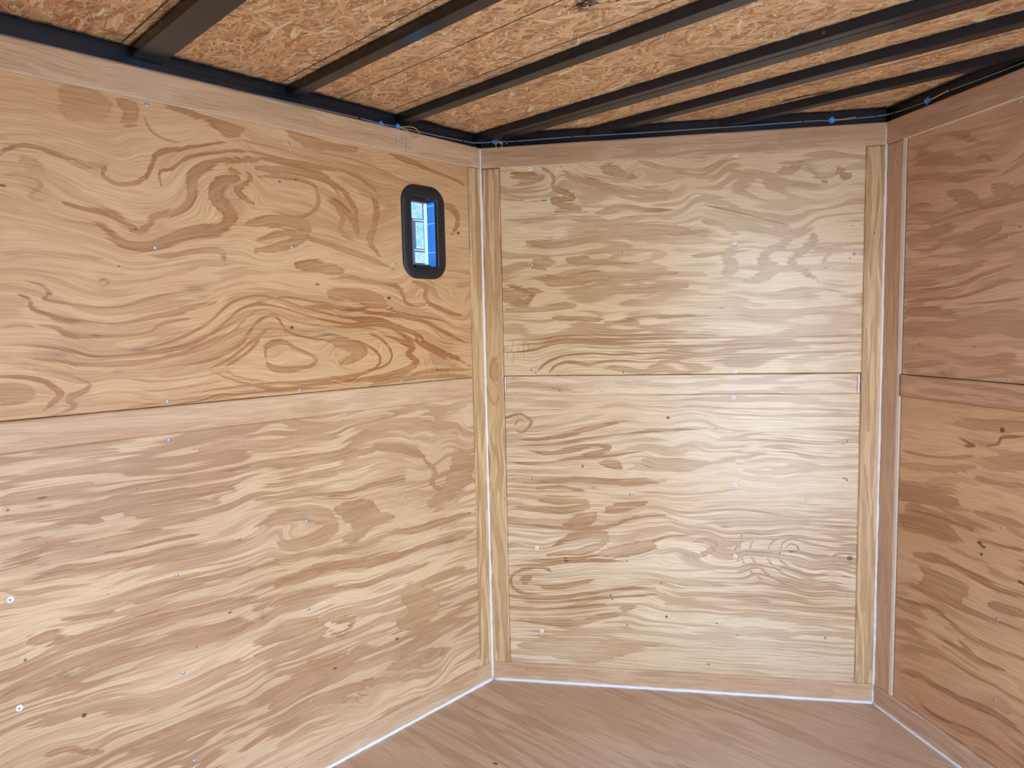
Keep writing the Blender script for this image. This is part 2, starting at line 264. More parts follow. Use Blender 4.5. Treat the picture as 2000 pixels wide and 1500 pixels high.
  (0.85,0.026,[(-1.4955,0.5935),(-1.4486,0.5984),(-1.3889,0.6117),(-1.3475,0.6186),(-1.2939,0.6207),(-1.2492,0.6218),(-1.142,0.6212),(-1.0522,0.6125),(-0.9834,0.6119),(-0.9111,0.6041)]),
  (0.8,0.0364,[(-1.3707,0.5802),(-1.2974,0.5647),(-1.2301,0.5588),(-1.1457,0.5615),(-1.0562,0.5436),(-0.9593,0.5315),(-0.9151,0.5313)]),
  (0.8,0.0144,[(-1.4983,0.5537),(-1.442,0.5539),(-1.4028,0.5536),(-1.3525,0.542)]),
  (0.7,0.0442,[(-1.4479,0.466),(-1.3886,0.4638),(-1.3258,0.4614),(-1.2717,0.4445),(-1.191,0.4233),(-1.103,0.421),(-1.0217,0.4311),(-0.9212,0.4216)]),
  (0.8,0.0144,[(-1.424,0.3839),(-1.3838,0.3804),(-1.3119,0.3392)]),
  (0.75,0.0364,[(-1.2571,0.3125),(-1.1859,0.3053),(-1.123,0.3036),(-1.0429,0.3028),(-0.9284,0.2893)]),
  (0.7,0.0224,[(-1.1024,0.2087),(-1.0335,0.2256),(-0.9325,0.2154)]),
  (0.8,0.0256,[(-0.8911,0.9687),(-0.7992,0.9669),(-0.6664,0.9613),(-0.5197,0.96),(-0.4803,0.9675),(-0.3578,0.9448),(-0.2937,0.909)]),
  (0.8,0.018,[(-0.8941,0.9143),(-0.8025,0.9047),(-0.7035,0.9098),(-0.6338,0.9056)]),
  (0.8,0.0192,[(-0.8961,0.8785),(-0.7396,0.8625),(-0.6009,0.8355),(-0.525,0.8456),(-0.3834,0.8452)]),
  (0.75,0.042,[(-0.9004,0.7994),(-0.8076,0.8081),(-0.7093,0.7943),(-0.6595,0.7437),(-0.747,0.7175),(-0.8276,0.73)]),
  (0.9,0,[(-0.6384,0.8109),(-0.5269,0.8046),(-0.48,0.753),(-0.4304,0.7252),(-0.5114,0.7179),(-0.5712,0.6739),(-0.6259,0.6956),(-0.5875,0.7271),(-0.6314,0.7694)]),
  (0.85,0.0204,[(-0.9068,0.6839),(-0.8139,0.6886),(-0.6809,0.6693),(-0.572,0.6576),(-0.4534,0.6704),(-0.3262,0.6578),(-0.2349,0.6639),(-0.088,0.669)]),
  (0.85,0.034,[(-0.9099,0.6259),(-0.7852,0.6194),(-0.6832,0.6221),(-0.5364,0.5983),(-0.4154,0.5917),(-0.2608,0.5969),(-0.078,0.5901)]),
  (0.8,0.0224,[(-0.9131,0.5677),(-0.8044,0.5635),(-0.6689,0.5537),(-0.5395,0.5318),(-0.4387,0.5371),(-0.2864,0.5306)]),
  (0.8,0.048,[(-0.9183,0.4729),(-0.8258,0.4627),(-0.7603,0.4586),(-0.7192,0.4253),(-0.8278,0.4248),(-0.9203,0.4363)]),
  (0.9,0.0238,[(-0.674,0.4501),(-0.6014,0.434),(-0.6403,0.3976),(-0.6926,0.4321)]),
  (0.8,0,[(-0.3773,0.4842),(-0.3125,0.447),(-0.2452,0.399),(-0.2709,0.3422),(-0.3402,0.3195),(-0.384,0.3255),(-0.4355,0.3698),(-0.3814,0.3874),(-0.4113,0.4413)]),
  (0.85,0.0224,[(-0.8635,0.3506),(-0.7668,0.3311),(-0.6622,0.3231),(-0.6245,0.3422)]),
  (0.8,0,[(-0.7652,0.3623),(-0.6966,0.3525),(-0.6431,0.3407),(-0.6807,0.3138),(-0.7668,0.3311)]),
  (0.7,0,[(-0.4727,0.2335),(-0.3878,0.2368),(-0.2756,0.2229),(-0.2055,0.1877),(-0.3236,0.1759),(-0.4531,0.2082)]),
  (0.8,0.033,[(-0.8835,0.2698),(-0.8354,0.2803),(-0.7688,0.2921),(-0.717,0.2954)]),
  (0.7,0.0204,[(-0.7724,0.2217),(-0.6673,0.2177),(-0.5546,0.205),(-0.4125,0.1652),(-0.2557,0.1308)]),
  (0.7,0.0256,[(-0.9325,0.2154),(-0.8387,0.2191),(-0.7041,0.2003),(-0.5565,0.1627)]),
  (0.75,0,[(-0.2334,0.7002),(-0.1352,0.7543),(-0.0706,0.7991),(-0.0679,0.8745),(-0.154,0.9062),(-0.1808,0.8367),(-0.2306,0.7726),(-0.3005,0.7414)]),
  (0.8,0.018,[(-0.2944,0.8915),(-0.2508,0.8486),(-0.2639,0.806),(-0.2073,0.7681)]),
  (0.6,0.0336,[(-1.0276,1.0348),(-0.9449,1.0437),(-0.8432,1.0193),(-0.7314,1.0216),(-0.6284,1.0155)]),
  (0.6,0.0256,[(-0.8238,1.0928),(-0.7295,1.0593),(-0.5902,1.0582),(-0.4359,1.0653)]),
  (0.6,0.0324,[(-0.5541,1.0379),(-0.3962,1.0355),(-0.2215,1.0061),(-0.0779,0.9514)]),
 ],
 'Lb': [
  (0.7,0.0168,[(-1.4597,1.1152),(-1.3658,1.1115),(-1.2627,1.1087),(-1.1494,1.1017),(-1.0233,1.1075)]),
  (0.6,0.012,[(-1.2381,1.1525),(-1.1465,1.1489),(-0.9947,1.1397)]),
  (0.6,0.021,[(-0.7912,1.1187),(-0.6931,1.1162),(-0.5876,1.1135)]),
  (0.6,0.0144,[(-1.4575,1.1485),(-1.4036,1.1247)]),
  (0.7,0.0168,[(-0.9812,1.1383),(-0.8519,1.1393)]),
 ],
 'Mup': [
  (0.8,0.0216,[(0.1162,1.884),(0.1898,1.871),(0.2263,1.8636),(0.171,1.8488),(0.1154,1.8446)]),
  (0.9,0.0162,[(0.2179,1.9049),(0.2539,1.8798),(0.2663,1.8579),(0.2622,1.8315),(0.2983,1.8118),(0.3306,1.7924),(0.2614,1.7834),(0.2975,1.7638),(0.3517,1.7505),(0.3154,1.7451),(0.27,1.7473)]),
  (0.6,0.0272,[(0.2905,1.9008),(0.3261,1.8634),(0.3887,1.8424),(0.4509,1.8215),(0.5302,1.7998),(0.6349,1.7944),(0.6522,1.7813),(0.5652,1.7753)]),
  (0.7,0,[(0.425,1.9018),(0.4782,1.9022),(0.5043,1.871),(0.5656,1.8502),(0.5305,1.8434),(0.4602,1.8648)]),
  (0.5,0.017,[(0.5659,1.9023),(0.6524,1.8713),(0.7552,1.8449),(0.823,1.836)]),
  (0.8,0.0216,[(0.0866,1.8029),(0.1514,1.7925)]),
  (0.8,0.0108,[(0.4144,1.7351),(0.5123,1.7534),(0.5825,1.736),(0.6867,1.7275)]),
  (0.5,0.0238,[(0.0941,1.723),(0.2238,1.7208),(0.3692,1.7141),(0.4764,1.6969),(0.5648,1.7105)]),
  (0.6,0.0324,[(0.1669,1.6384),(0.2773,1.6285),(0.3684,1.6482),(0.4761,1.6615),(0.652,1.6628),(0.7897,1.6482)]),
  (0.6,0,[(0.1844,1.5832),(0.2399,1.5902),(0.2671,1.5675),(0.2207,1.5456),(0.1839,1.5559)]),
  (0.9,0,[(0.3094,1.5787),(0.3677,1.5855),(0.4126,1.5695),(0.5464,1.5611),(0.5463,1.5505),(0.4214,1.5513),(0.331,1.5562)]),
  (0.7,0.0324,[(0.1832,1.5195),(0.2936,1.4978),(0.403,1.5124),(0.5461,1.5077),(0.6865,1.512)]),
  (0.9,0.0266,[(0.0797,1.4952),(0.1356,1.4752),(0.182,1.4555),(0.1441,1.4289),(0.0782,1.4307)]),
  (0.6,0.0288,[(0.3843,1.4588),(0.5102,1.4552),(0.6515,1.46),(0.7212,1.4703)]),
  (0.6,0.018,[(0.0871,1.4027),(0.2182,1.3994),(0.329,1.4113)]),
  (0.9,0,[(0.2603,1.3709),(0.2826,1.3759),(0.3284,1.3693),(0.4195,1.3709),(0.4194,1.3582),(0.3282,1.3547),(0.273,1.3541)]),
  (0.7,0.0162,[(0.4735,1.3479),(0.5808,1.3636),(0.6864,1.3647),(0.8077,1.3672)]),
  (0.9,0.0072,[(0.1955,1.1775),(0.2241,1.2052),(0.2617,1.2233),(0.3082,1.2356),(0.4,1.2398),(0.4725,1.2333),(0.6511,1.2398)]),
  (0.9,0.009,[(0.2366,1.1678),(0.2519,1.19),(0.28,1.2045),(0.317,1.2096),(0.3813,1.1996),(0.4723,1.2113),(0.6156,1.2041)]),
  (0.8,0.0095,[(0.074,1.2445),(0.1782,1.256),(0.2532,1.2752),(0.3272,1.2814),(0.4728,1.2716),(0.6863,1.2752)]),
  (0.8,0.0072,[(0.0751,1.2913),(0.2163,1.2944),(0.2907,1.3059),(0.4731,1.3025),(0.8251,1.3013)]),
  (0.8,0.009,[(0.0746,1.2707),(0.1973,1.2762),(0.2905,1.2912),(0.473,1.288),(0.7387,1.2886),(1.2913,1.2872)]),
  (0.7,0.009,[(0.4727,1.257),(0.7387,1.26),(0.9954,1.2629),(1.2918,1.2649)]),
  (0.6,0.0108,[(0.5622,1.2193),(0.8254,1.2247),(1.0794,1.23),(1.2924,1.2373)]),
  (0.7,0,[(1.0143,1.8423),(1.0631,1.8614),(1.1037,1.8624),(1.0797,1.8386),(1.039,1.8325)]),
  (0.6,0.016,[(1.1119,1.8536),(1.1528,1.8178),(1.1773,1.7998)]),
  (0.7,0.0204,[(1.2085,1.848),(1.2249,1.8222),(1.2489,1.8125)]),
  (0.8,0.0068,[(0.7809,1.7438),(0.8741,1.7186),(0.9579,1.6925),(1.0574,1.6624)]),
  (0.55,0.034,[(0.9915,1.6568),(1.0577,1.6368),(1.0417,1.6033),(0.9922,1.5795),(0.9759,1.5457),(1.0095,1.5186),(0.9597,1.4857),(0.9093,1.4786)]),
  (0.6,0.0204,[(1.1149,1.6429),(1.1398,1.6164),(1.1077,1.5751),(1.0671,1.5424),(1.1087,1.5067),(1.1583,1.4708)]),
  (0.5,0.017,[(1.2211,1.5877),(1.1813,1.5553),(1.1656,1.5218)]),
  (0.5,0.034,[(0.8499,1.4979),(0.8752,1.5319),(0.858,1.5673),(0.8916,1.6007)]),
  (0.9,0,[(0.8247,1.3933),(0.8453,1.3945),(0.8589,1.3889),(0.8419,1.384)]),
  (0.5,0.0108,[(0.7384,1.5718),(0.824,1.5773),(0.9588,1.586)]),
  (0.5,0.0136,[(0.8565,1.8597),(0.9567,1.8287),(1.0556,1.8064),(1.1534,1.7843)]),
  (0.5,0.018,[(0.7725,1.6923),(0.8406,1.672),(0.8914,1.6439)]),
  (0.5,0.0136,[(0.8587,1.4451),(0.9937,1.4325),(1.1095,1.4465),(1.2562,1.4337)]),
  (0.5,0.0136,[(0.8931,1.3652),(1.0279,1.3533),(1.16,1.3641),(1.2899,1.3559)]),
 ],
 'Mlo': [
  (0.9,0.0095,[(0.0769,0.9416),(0.0665,0.9951),(0.0976,1.0141),(0.1358,1.0179),(0.1694,0.9895),(0.1345,0.9514),(0.1061,0.9647)]),
  (0.8,0.0057,[(0.1063,0.9761),(0.1202,0.9989),(0.1449,0.9952)]),
  (0.85,0.0133,[(0.0632,0.932),(0.191,0.927),(0.3041,0.9465),(0.397,0.9713),(0.525,0.9958)]),
  (0.8,0.0095,[(0.0626,0.9071),(0.2095,0.9043),(0.341,0.9241),(0.4701,0.9436),(0.6505,0.9629),(0.8264,0.9672)]),
  (0.8,0.0152,[(0.1521,0.881),(0.2468,0.8761),(0.3592,0.8998),(0.4514,0.9024),(0.4144,0.8777),(0.3402,0.8638)]),
  (0.8,0.0114,[(0.0611,0.8397),(0.2084,0.8376),(0.3215,0.8579),(0.4327,0.8647),(0.5785,0.8885)]),
  (0.8,0,[(0.4141,0.8401),(0.451,0.8555),(0.4875,0.8409),(0.4965,0.8166),(0.4507,0.8217)]),
  (0.55,0,[(0.5693,0.8512),(0.6502,0.8614),(0.7919,0.8537),(0.7744,0.8259),(0.6858,0.8155),(0.6053,0.8237)]),
  (0.8,0.0247,[(0.0925,0.7784),(0.1882,0.7742),(0.3391,0.7766),(0.4686,0.7711),(0.65,0.7778)]),
  (0.8,0.0152,[(0.1781,0.7413),(0.2637,0.7524),(0.3573,0.7388)]),
  (0.8,0.0266,[(0.1582,0.7023),(0.2439,0.6983),(0.3568,0.6969),(0.3471,0.6737),(0.2433,0.6598),(0.1096,0.6722)]),
  (0.85,0,[(0.4307,0.6604),(0.4679,0.6897),(0.5777,0.7015),(0.5594,0.6823),(0.4953,0.6619)]),
  (0.8,0.019,[(0.2804,0.6087),(0.356,0.6395),(0.3935,0.6499),(0.3745,0.6208),(0.2802,0.599)]),
  (0.9,0.0114,[(0.0598,0.6086),(0.2042,0.6008),(0.3179,0.5942),(0.4302,0.6031),(0.5409,0.6403),(0.6678,0.6566)]),
  (0.8,0.0304,[(0.2412,0.53),(0.308,0.5612),(0.374,0.5727),(0.4298,0.5686),(0.4296,0.5456),(0.3545,0.5143),(0.2214,0.4904)]),
  (0.9,0.0095,[(0.0566,0.465),(0.1827,0.4695),(0.3164,0.4839),(0.4292,0.5033),(0.5403,0.53),(0.6496,0.5714),(0.7571,0.584)]),
  (0.7,0,[(0.4106,0.5065),(0.4666,0.5372),(0.5952,0.5603),(0.6133,0.5324),(0.5401,0.5013),(0.4477,0.4924)]),
  (0.85,0.0114,[(0.0561,0.4432),(0.2017,0.4564),(0.3352,0.4749),(0.5031,0.477)]),
  (0.9,0.01,[(0.1996,0.3383),(0.1222,0.3428),(0.0837,0.367),(0.0846,0.4067),(0.1338,0.4343),(0.2015,0.4447),(0.2394,0.4226)]),
  (0.8,0,[(0.1136,0.3979),(0.1431,0.4149),(0.1622,0.4038),(0.1326,0.375)]),
  (0.85,0.016,[(0.1616,0.3703),(0.2386,0.3676),(0.3341,0.3873),(0.3908,0.4052)]),
  (0.9,0.0114,[(0.0537,0.3359),(0.1218,0.323),(0.2379,0.3282),(0.3714,0.3498),(0.5024,0.3749),(0.6128,0.3796)]),
  (0.85,0.0095,[(0.1216,0.309),(0.2376,0.3104),(0.39,0.3311),(0.5207,0.3467),(0.6491,0.362)]),
  (0.9,0.012,[(0.0524,0.2819),(0.1987,0.2829),(0.3329,0.2991),(0.4648,0.3151)]),
  (0.85,0,[(0.4833,0.3062),(0.5298,0.3181),(0.5482,0.3034),(0.5018,0.2915)]),
  (0.8,0.019,[(0.0514,0.2358),(0.1978,0.2332),(0.3322,0.24),(0.4269,0.2645),(0.4831,0.2711)]),
  (0.8,0.008,[(0.177,0.1563),(0.3692,0.1611),(0.5195,0.1617)]),
  (0.55,0,[(0.0984,0.1338),(0.1966,0.1634),(0.4259,0.1662),(0.6304,0.168),(0.5566,0.1443),(0.4253,0.0971),(0.3301,0.0814),(0.1957,0.1133)]),
  (0.9,0.0057,[(1.0626,0.5469),(1.0795,0.5604),(1.1017,0.5519),(1.1055,0.5263)]),
  (0.8,0.0054,[(1.0456,0.5372),(1.0538,0.5651),(1.0877,0.579),(1.1388,0.5641),(1.29,0.5398)]),
  (0.75,0.0057,[(1.0026,0.5357),(1.0195,0.5677),(1.0706,0.5895),(1.1724,0.5779),(1.2894,0.5688)]),
  (0.8,0.0057,[(1.0629,0.5193),(1.0889,0.4925),(1.1401,0.476),(1.2913,0.4725)]),
  (0.8,0.0057,[(1.0285,0.5274),(1.0547,0.4913),(1.1234,0.4569),(1.2918,0.4488)]),
  (0.75,0.0054,[(0.9941,0.5169),(1.0291,0.4718),(1.1067,0.434),(1.2923,0.4232)]),
  (0.7,0.0054,[(0.959,0.5806),(0.942,0.5337),(0.9685,0.4788),(1.0555,0.4171),(1.1752,0.3962)]),
  (0.8,0.0054,[(1.2104,0.5152),(1.2402,0.5308),(1.2935,0.529)]),
  (0.8,0.0054,[(1.2105,0.5079),(1.2443,0.4908),(1.2908,0.4962)]),
  (0.7,0.0054,[(0.9154,0.5979),(0.9072,0.5326),(0.9338,0.4682),(1.0038,0.415)]),
  (0.65,0.019,[(0.7393,0.5553),(0.7927,0.5663),(0.8281,0.5487),(0.775,0.5094),(0.7394,0.5082)]),
  (0.6,0.0108,[(0.8632,0.5685),(0.8983,0.5509),(0.881,0.513),(0.9074,0.4953)]),
  (0.45,0.019,[(0.8646,0.2862),(0.9701,0.3009),(1.0915,0.2881),(1.2949,0.2891)]),
  (0.5,0.0144,[(0.8964,0.8457),(0.9994,0.8596),(1.1011,0.8482),(1.1684,0.831),(0.9999,0.8107),(0.9139,0.8186)]),
  (0.55,0.0252,[(1.1517,0.8308),(1.2841,0.8379)]),
  (0.5,0.0072,[(0.5415,0.7384),(0.7392,0.7328),(0.9143,0.7546)]),
  (0.6,0.0072,[(0.7392,0.6677),(0.9149,0.681),(1.0867,0.6576),(1.2875,0.6662)]),
  (0.6,0.0072,[(0.7571,0.6214),(0.8977,0.6381),(1.0358,0.6472),(1.288,0.641)]),
  (0.5,0.0114,[(0.6491,0.3236),(0.8289,0.3358),(1.0046,0.3308),(1.294,0.3352)]),
  (0.5,0.0114,[(0.7396,0.2224),(0.918,0.2224),(1.1094,0.2366),(1.2877,0.2332)]),
 ],
 'Mb': [
  (0.6,0.019,[(0.081,1.1278),(0.157,1.1311),(0.2507,1.1192),(0.3249,1.1113)]),
  (0.5,0.0152,[(0.4717,1.1325),(0.6508,1.1239),(0.8258,1.1262)]),
  (0.6,0.0136,[(1.1966,1.1323),(1.2867,1.1142)]),
 ],
 'Rup': [
  (0.5,0.012,[(0.0933,1.8732),(0.1445,1.868),(0.2208,1.8826),(0.3271,1.8637),(0.4225,1.8642)]),
  (0.7,0,[(0.0948,1.8335),(0.1453,1.8479),(0.2416,1.8213),(0.2961,1.7908),(0.261,1.7874),(0.1464,1.8169)]),
  (0.75,0,[(0.2394,1.8776),(0.3101,1.8684),(0.3448,1.838),(0.4249,1.8101),(0.4693,1.8077),(0.41,1.8005),(0.3286,1.8282)]),
  (0.7,0.015,[(0.0974,1.762),(0.2068,1.7624),(0.2807,1.7395),(0.3816,1.7322)]),
  (1,0.0112,[(0.3389,1.7808),(0.3633,1.7847),(0.388,1.7692)]),
  (0.6,0.0075,[(0.0965,1.7858),(0.1478,1.7796),(0.2257,1.7584),(0.3318,1.75),(0.4284,1.7288)]),
  (0.8,0,[(0.246,1.7098),(0.3169,1.7034),(0.3601,1.6669),(0.3527,1.6471),(0.3019,1.6486),(0.2741,1.6825)]),
  (0.8,0,[(0.3825,1.7113),(0.46,1.6888),(0.439,1.6594),(0.3999,1.6735)]),
  (0.6,0.018,[(0.0999,1.6902),(0.1308,1.6927),(0.191,1.6747)]),
  (0.8,0.012,[(0.1833,1.6223),(0.2489,1.6351),(0.3193,1.6428),(0.4167,1.6458),(0.491,1.6433)]),
  (0.75,0,[(0.0968,1.6029),(0.1544,1.6032),(0.2123,1.6181),(0.2857,1.6147),(0.2687,1.5951),(0.1752,1.5772),(0.1043,1.57)]),
  (0.75,0,[(0.2141,1.5723),(0.3045,1.5829),(0.3869,1.6066),(0.4337,1.6063),(0.4047,1.5625),(0.3057,1.5537)]),
  (0.7,0.014,[(0.0939,1.5631),(0.1764,1.546),(0.2519,1.5602),(0.3404,1.5423),(0.4358,1.5584),(0.4946,1.5639)]),
  (0.8,0,[(0.0873,1.4505),(0.1587,1.4853),(0.3084,1.4878),(0.3755,1.496),(0.292,1.4597),(0.1602,1.4459)]),
  (0.85,0.0112,[(0.0883,1.4227),(0.2197,1.4268),(0.3105,1.4363),(0.377,1.4605),(0.4982,1.4842)]),
  (0.85,0.0098,[(0.0893,1.3933),(0.2016,1.3968),(0.2943,1.4003),(0.3788,1.4178),(0.4412,1.4349),(0.5003,1.4376)]),
  (0.85,0,[(0.0905,1.3606),(0.1828,1.3741),(0.2776,1.3712),(0.3138,1.3553),(0.2604,1.3445),(0.1637,1.3509)]),
  (0.9,0.007,[(0.2773,1.3787),(0.3965,1.3816),(0.488,1.3875)]),
  (0.7,0,[(0.0854,1.3196),(0.1643,1.3351),(0.2791,1.3336),(0.3653,1.3469),(0.4214,1.3556),(0.5045,1.3441),(0.5072,1.2838),(0.4163,1.2897),(0.3168,1.2814),(0.2057,1.2878),(0.0934,1.2786)]),
  (0.6,0.014,[(0.3368,1.2154),(0.3869,1.2249),(0.4801,1.2356)]),
  (0.65,0.0192,[(0.0901,1.1876),(0.1694,1.1998),(0.2659,1.2046)]),
  (0.6,0.013,[(0.421,1.5467),(0.4964,1.5241)]),
  (0.6,0.0112,[(0.1571,1.5294),(0.2715,1.5237),(0.3743,1.5243),(0.4964,1.5241)]),
 ],
 'Rlo': [
  (0.7,0,[(0.2447,1.0247),(0.3086,1.0439),(0.4104,1.0541),(0.5171,1.0612),(0.5181,1.0408),(0.4275,1.0277),(0.3273,1.0207)]),
  (1,0.0084,[(0.3109,0.9879),(0.3465,0.9785),(0.3639,0.9739),(0.3296,0.9652)]),
  (1,0.0084,[(0.3972,0.9795),(0.4371,0.9891),(0.4519,1.01),(0.5188,1.0232)]),
  (0.7,0.009,[(0.0955,0.912),(0.1801,0.9106),(0.277,0.9205),(0.3651,0.9444)]),
  (0.8,0,[(0.0883,0.8002),(0.1628,0.8218),(0.2431,0.8189),(0.3182,0.8055),(0.3011,0.778),(0.1858,0.7564),(0.0901,0.7492)]),
  (0.9,0.0096,[(0.0913,0.7152),(0.1867,0.732),(0.2845,0.7297),(0.3566,0.7315),(0.3743,0.7215)]),
  (0.85,0,[(0.0919,0.6982),(0.1875,0.7124),(0.285,0.7187),(0.3225,0.6984),(0.3323,0.6782),(0.2489,0.6683),(0.1044,0.6587)]),
  (0.85,0.027,[(0.1609,0.5861),(0.232,0.5981),(0.3082,0.6),(0.3796,0.5943),(0.4623,0.5876),(0.538,0.5954)]),
  (0.85,0,[(0.1829,0.5566),(0.2528,0.5647),(0.3278,0.5677),(0.3641,0.5502),(0.3305,0.4982),(0.2363,0.4851),(0.1748,0.495),(0.1943,0.5273)]),
  (0.9,0.0192,[(0.0886,0.4716),(0.1751,0.4866),(0.2363,0.4851),(0.3128,0.4832),(0.4179,0.4879),(0.5424,0.4982)]),
  (0.9,0.018,[(0.0792,0.4152),(0.1772,0.4284),(0.2578,0.4364),(0.334,0.4129),(0.4045,0.406),(0.5458,0.4216)]),
  (0.9,0.012,[(0.2802,0.3566),(0.3545,0.3514),(0.4235,0.354)]),
  (0.8,0.021,[(0.4325,0.5316),(0.4803,0.5363),(0.5402,0.5469)]),
  (0.7,0.016,[(0.0846,0.2579),(0.2032,0.2875),(0.3014,0.3017),(0.3744,0.2984),(0.4903,0.3059)]),
  (0.85,0.016,[(0.0876,0.1701),(0.1858,0.1937),(0.2671,0.1941),(0.3604,0.2043),(0.478,0.2245),(0.5552,0.2114)]),
  (0.9,0.012,[(0.3352,0.3819),(0.4067,0.3534),(0.4878,0.3637)]),
  (0.85,0.012,[(0.1889,0.1092),(0.2705,0.1045),(0.3987,0.1316),(0.4979,0.1315)]),
  (0.7,0.0168,[(0.3679,0.8778),(0.4497,0.8811),(0.5248,0.891)]),
  (0.7,0.014,[(0.3719,0.7812),(0.454,0.7813),(0.5297,0.7815)]),
  (0.8,0.0112,[(0.375,0.7066),(0.4727,0.7104),(0.5325,0.7196)]),
  (0.6,0.0224,[(0.0969,0.87),(0.2406,0.882),(0.3665,0.9118)]),
  (0.6,0.012,[(0.4419,0.3102),(0.5061,0.2997),(0.5511,0.3027)]),
 ],
 'Mc': [
  (0.7,0.0162,[(0.0605,1.8871),(0.0575,1.597),(0.0572,1.3383)]),
  (0.7,0.0171,[(0.0186,1.7082),(0.0245,1.5615),(0.0248,1.339)]),
  (0.8,0,[(0.0297,1.2264),(0.0486,1.2167),(0.0511,1.1602),(0.0354,1.1414),(0.0152,1.1794)]),
  (0.7,0.0095,[(-0.0048,1.1512),(0.0314,1.056),(0.0515,1.0939)]),
  (0.8,0.019,[(0.0224,0.9221),(0.04,0.8453),(0.0489,0.7293)]),
  (0.7,0.016,[(0.0148,0.7675),(0.0267,0.6117),(0.047,0.4745),(0.0528,0.2959),(0.0537,0.0746)]),
  (0.8,0.016,[(0.0102,0.4137),(0.0222,0.2544),(0.0279,0.073)]),
  (0.6,0.012,[(0.0218,0.6507),(0.0386,0.5334),(0.0515,0.4153)]),
 ],
 'Lc': [
  (0.7,0.0108,[(-0.0509,1.8477),(-0.0473,1.6688),(-0.0437,1.4873)]),
  (0.7,0.0114,[(-0.0336,1.34),(-0.0363,1.1162),(-0.0325,0.9264)]),
  (0.7,0.0114,[(-0.0352,0.8504),(-0.0261,0.6558),(-0.0235,0.4199)]),
  (0.8,0.012,[(-0.0453,0.4064),(-0.0342,0.2645),(-0.0296,0.0825)]),
  (0.6,0.0095,[(-0.0528,1.2293),(-0.0517,1.0424)]),
 ],
 'Md': [
  (0.8,0.0119,[(1.3404,1.8157),(1.334,1.6835),(1.3203,1.5838),(1.3193,1.4827)]),
  (0.8,0.0119,[(1.3114,1.8503),(1.3079,1.7181),(1.3088,1.601)]),
  (0.7,0.0102,[(1.3392,1.4482),(1.339,1.312),(1.3348,1.2091)]),
  (0.8,0.0126,[(1.3069,1.3127),(1.3137,1.1401),(1.3239,0.9654)]),
  (0.7,0.0108,[(1.3411,1.0704),(1.3393,0.9304),(1.3382,0.7533)]),
  (0.8,0.0144,[(1.3131,0.8595),(1.3252,0.7531),(1.3377,0.628)]),
  (0.8,0.018,[(1.322,0.5915),(1.3188,0.428),(1.3177,0.3179)]),
  (0.7,0.0133,[(1.3411,0.4653),(1.341,0.3191),(1.3378,0.1525)]),
  (0.7,0.0108,[(1.297,0.3537),(1.3092,0.2436),(1.3051,0.1132)]),
 ],
 'Rc': [
  (0.6,0.0085,[(0.0461,1.8207),(0.0513,1.5434),(0.054,1.211)]),
  (0.5,0.0085,[(0.0636,1.8168),(0.0689,1.5416),(0.0695,1.2116)]),
  (0.6,0.0126,[(0.0535,0.6966),(0.0456,0.518),(0.0608,0.3456)]),
  (0.6,0.0102,[(0.0282,0.3319),(0.0517,0.1974),(0.0669,0.0962)]),
 ],
 'Lt': [
  (0.4,0.0176,[(-1.4031,1.9411),(-1.3484,1.9446),(-1.2919,1.9315),(-1.2103,1.9284)]),
  (0.5,0.012,[(-1.264,1.899),(-1.1798,1.9005),(-1.0883,1.9083)]),
  (0.5,0.0196,[(-1.051,1.9286),(-0.9753,1.9324),(-0.8666,1.9357),(-0.7479,1.9392)]),
  (0.5,0.018,[(-0.7483,1.9321),(-0.6181,1.9356),(-0.4743,1.9441),(-0.3162,1.9273)]),
  (0.5,0.0204,[(-0.2742,1.9179),(-0.1628,1.9188),(-0.0433,1.9199)]),
  (0.5,0.006,[(-0.6834,1.9591),(-0.6429,1.9455),(-0.6179,1.9386),(-0.668,1.9406)]),
 ],
 'Mt': [
  (0.6,0.0288,[(0.0153,1.9525),(0.1177,1.9499),(0.2641,1.95),(0.4433,1.953)]),
  (0.5,0.0216,[(0.0426,1.9204),(0.209,1.9179),(0.3718,1.9189)]),
  (0.5,0.017,[(0.6526,1.9487),(0.8225,1.9535)]),
  (0.6,0.0192,[(1.0212,1.9543),(1.1507,1.9559),(1.2779,1.9477)]),
  (0.5,0.017,[(1.0214,1.9426),(1.0623,1.9233),(1.1512,1.9228)]),
 ],
 'Rt': [
  (0.6,0.024,[(0.0596,1.9294),(0.1619,1.9319),(0.2553,1.9313),(0.3569,1.9381)]),
  (0.6,0.0168,[(0.2361,1.9618),(0.356,1.959),(0.4627,1.9564)]),
  (0.5,0.012,[(0.0366,1.9677),(0.1411,1.9607)]),
 ],
 'Mk': [
  (0.6,0.02,[(0.0468,0.0295),(0.1747,0.0295),(0.272,0.0438)]),
  (0.6,0.016,[(0.1938,0.0065),(0.2717,0.0237),(0.3866,0.0252)]),
  (0.5,0.024,[(0.4999,0.0227),(0.6484,0.0227)]),
  (0.6,0.019,[(1.1121,0.0345),(1.181,0.0297)]),
  (0.6,0,[(1.1809,0.0392),(1.2236,0.0364),(1.2155,0.0131),(1.1813,0.0146)]),
 ],
 'Lk': [
  (0.6,0.0252,[(-0.7117,0.0471),(-0.562,0.044),(-0.3957,0.0494),(-0.1617,0.0355)]),
  (0.6,0.019,[(-0.4797,0.0771),(-0.3051,0.0662),(-0.0839,0.0535)]),
 ],
 'Rk': [
  (0.6,0.0192,[(0.0336,0.0232),(0.1705,0.0292),(0.312,0.0301),(0.4032,0.0241)]),
 ],
}
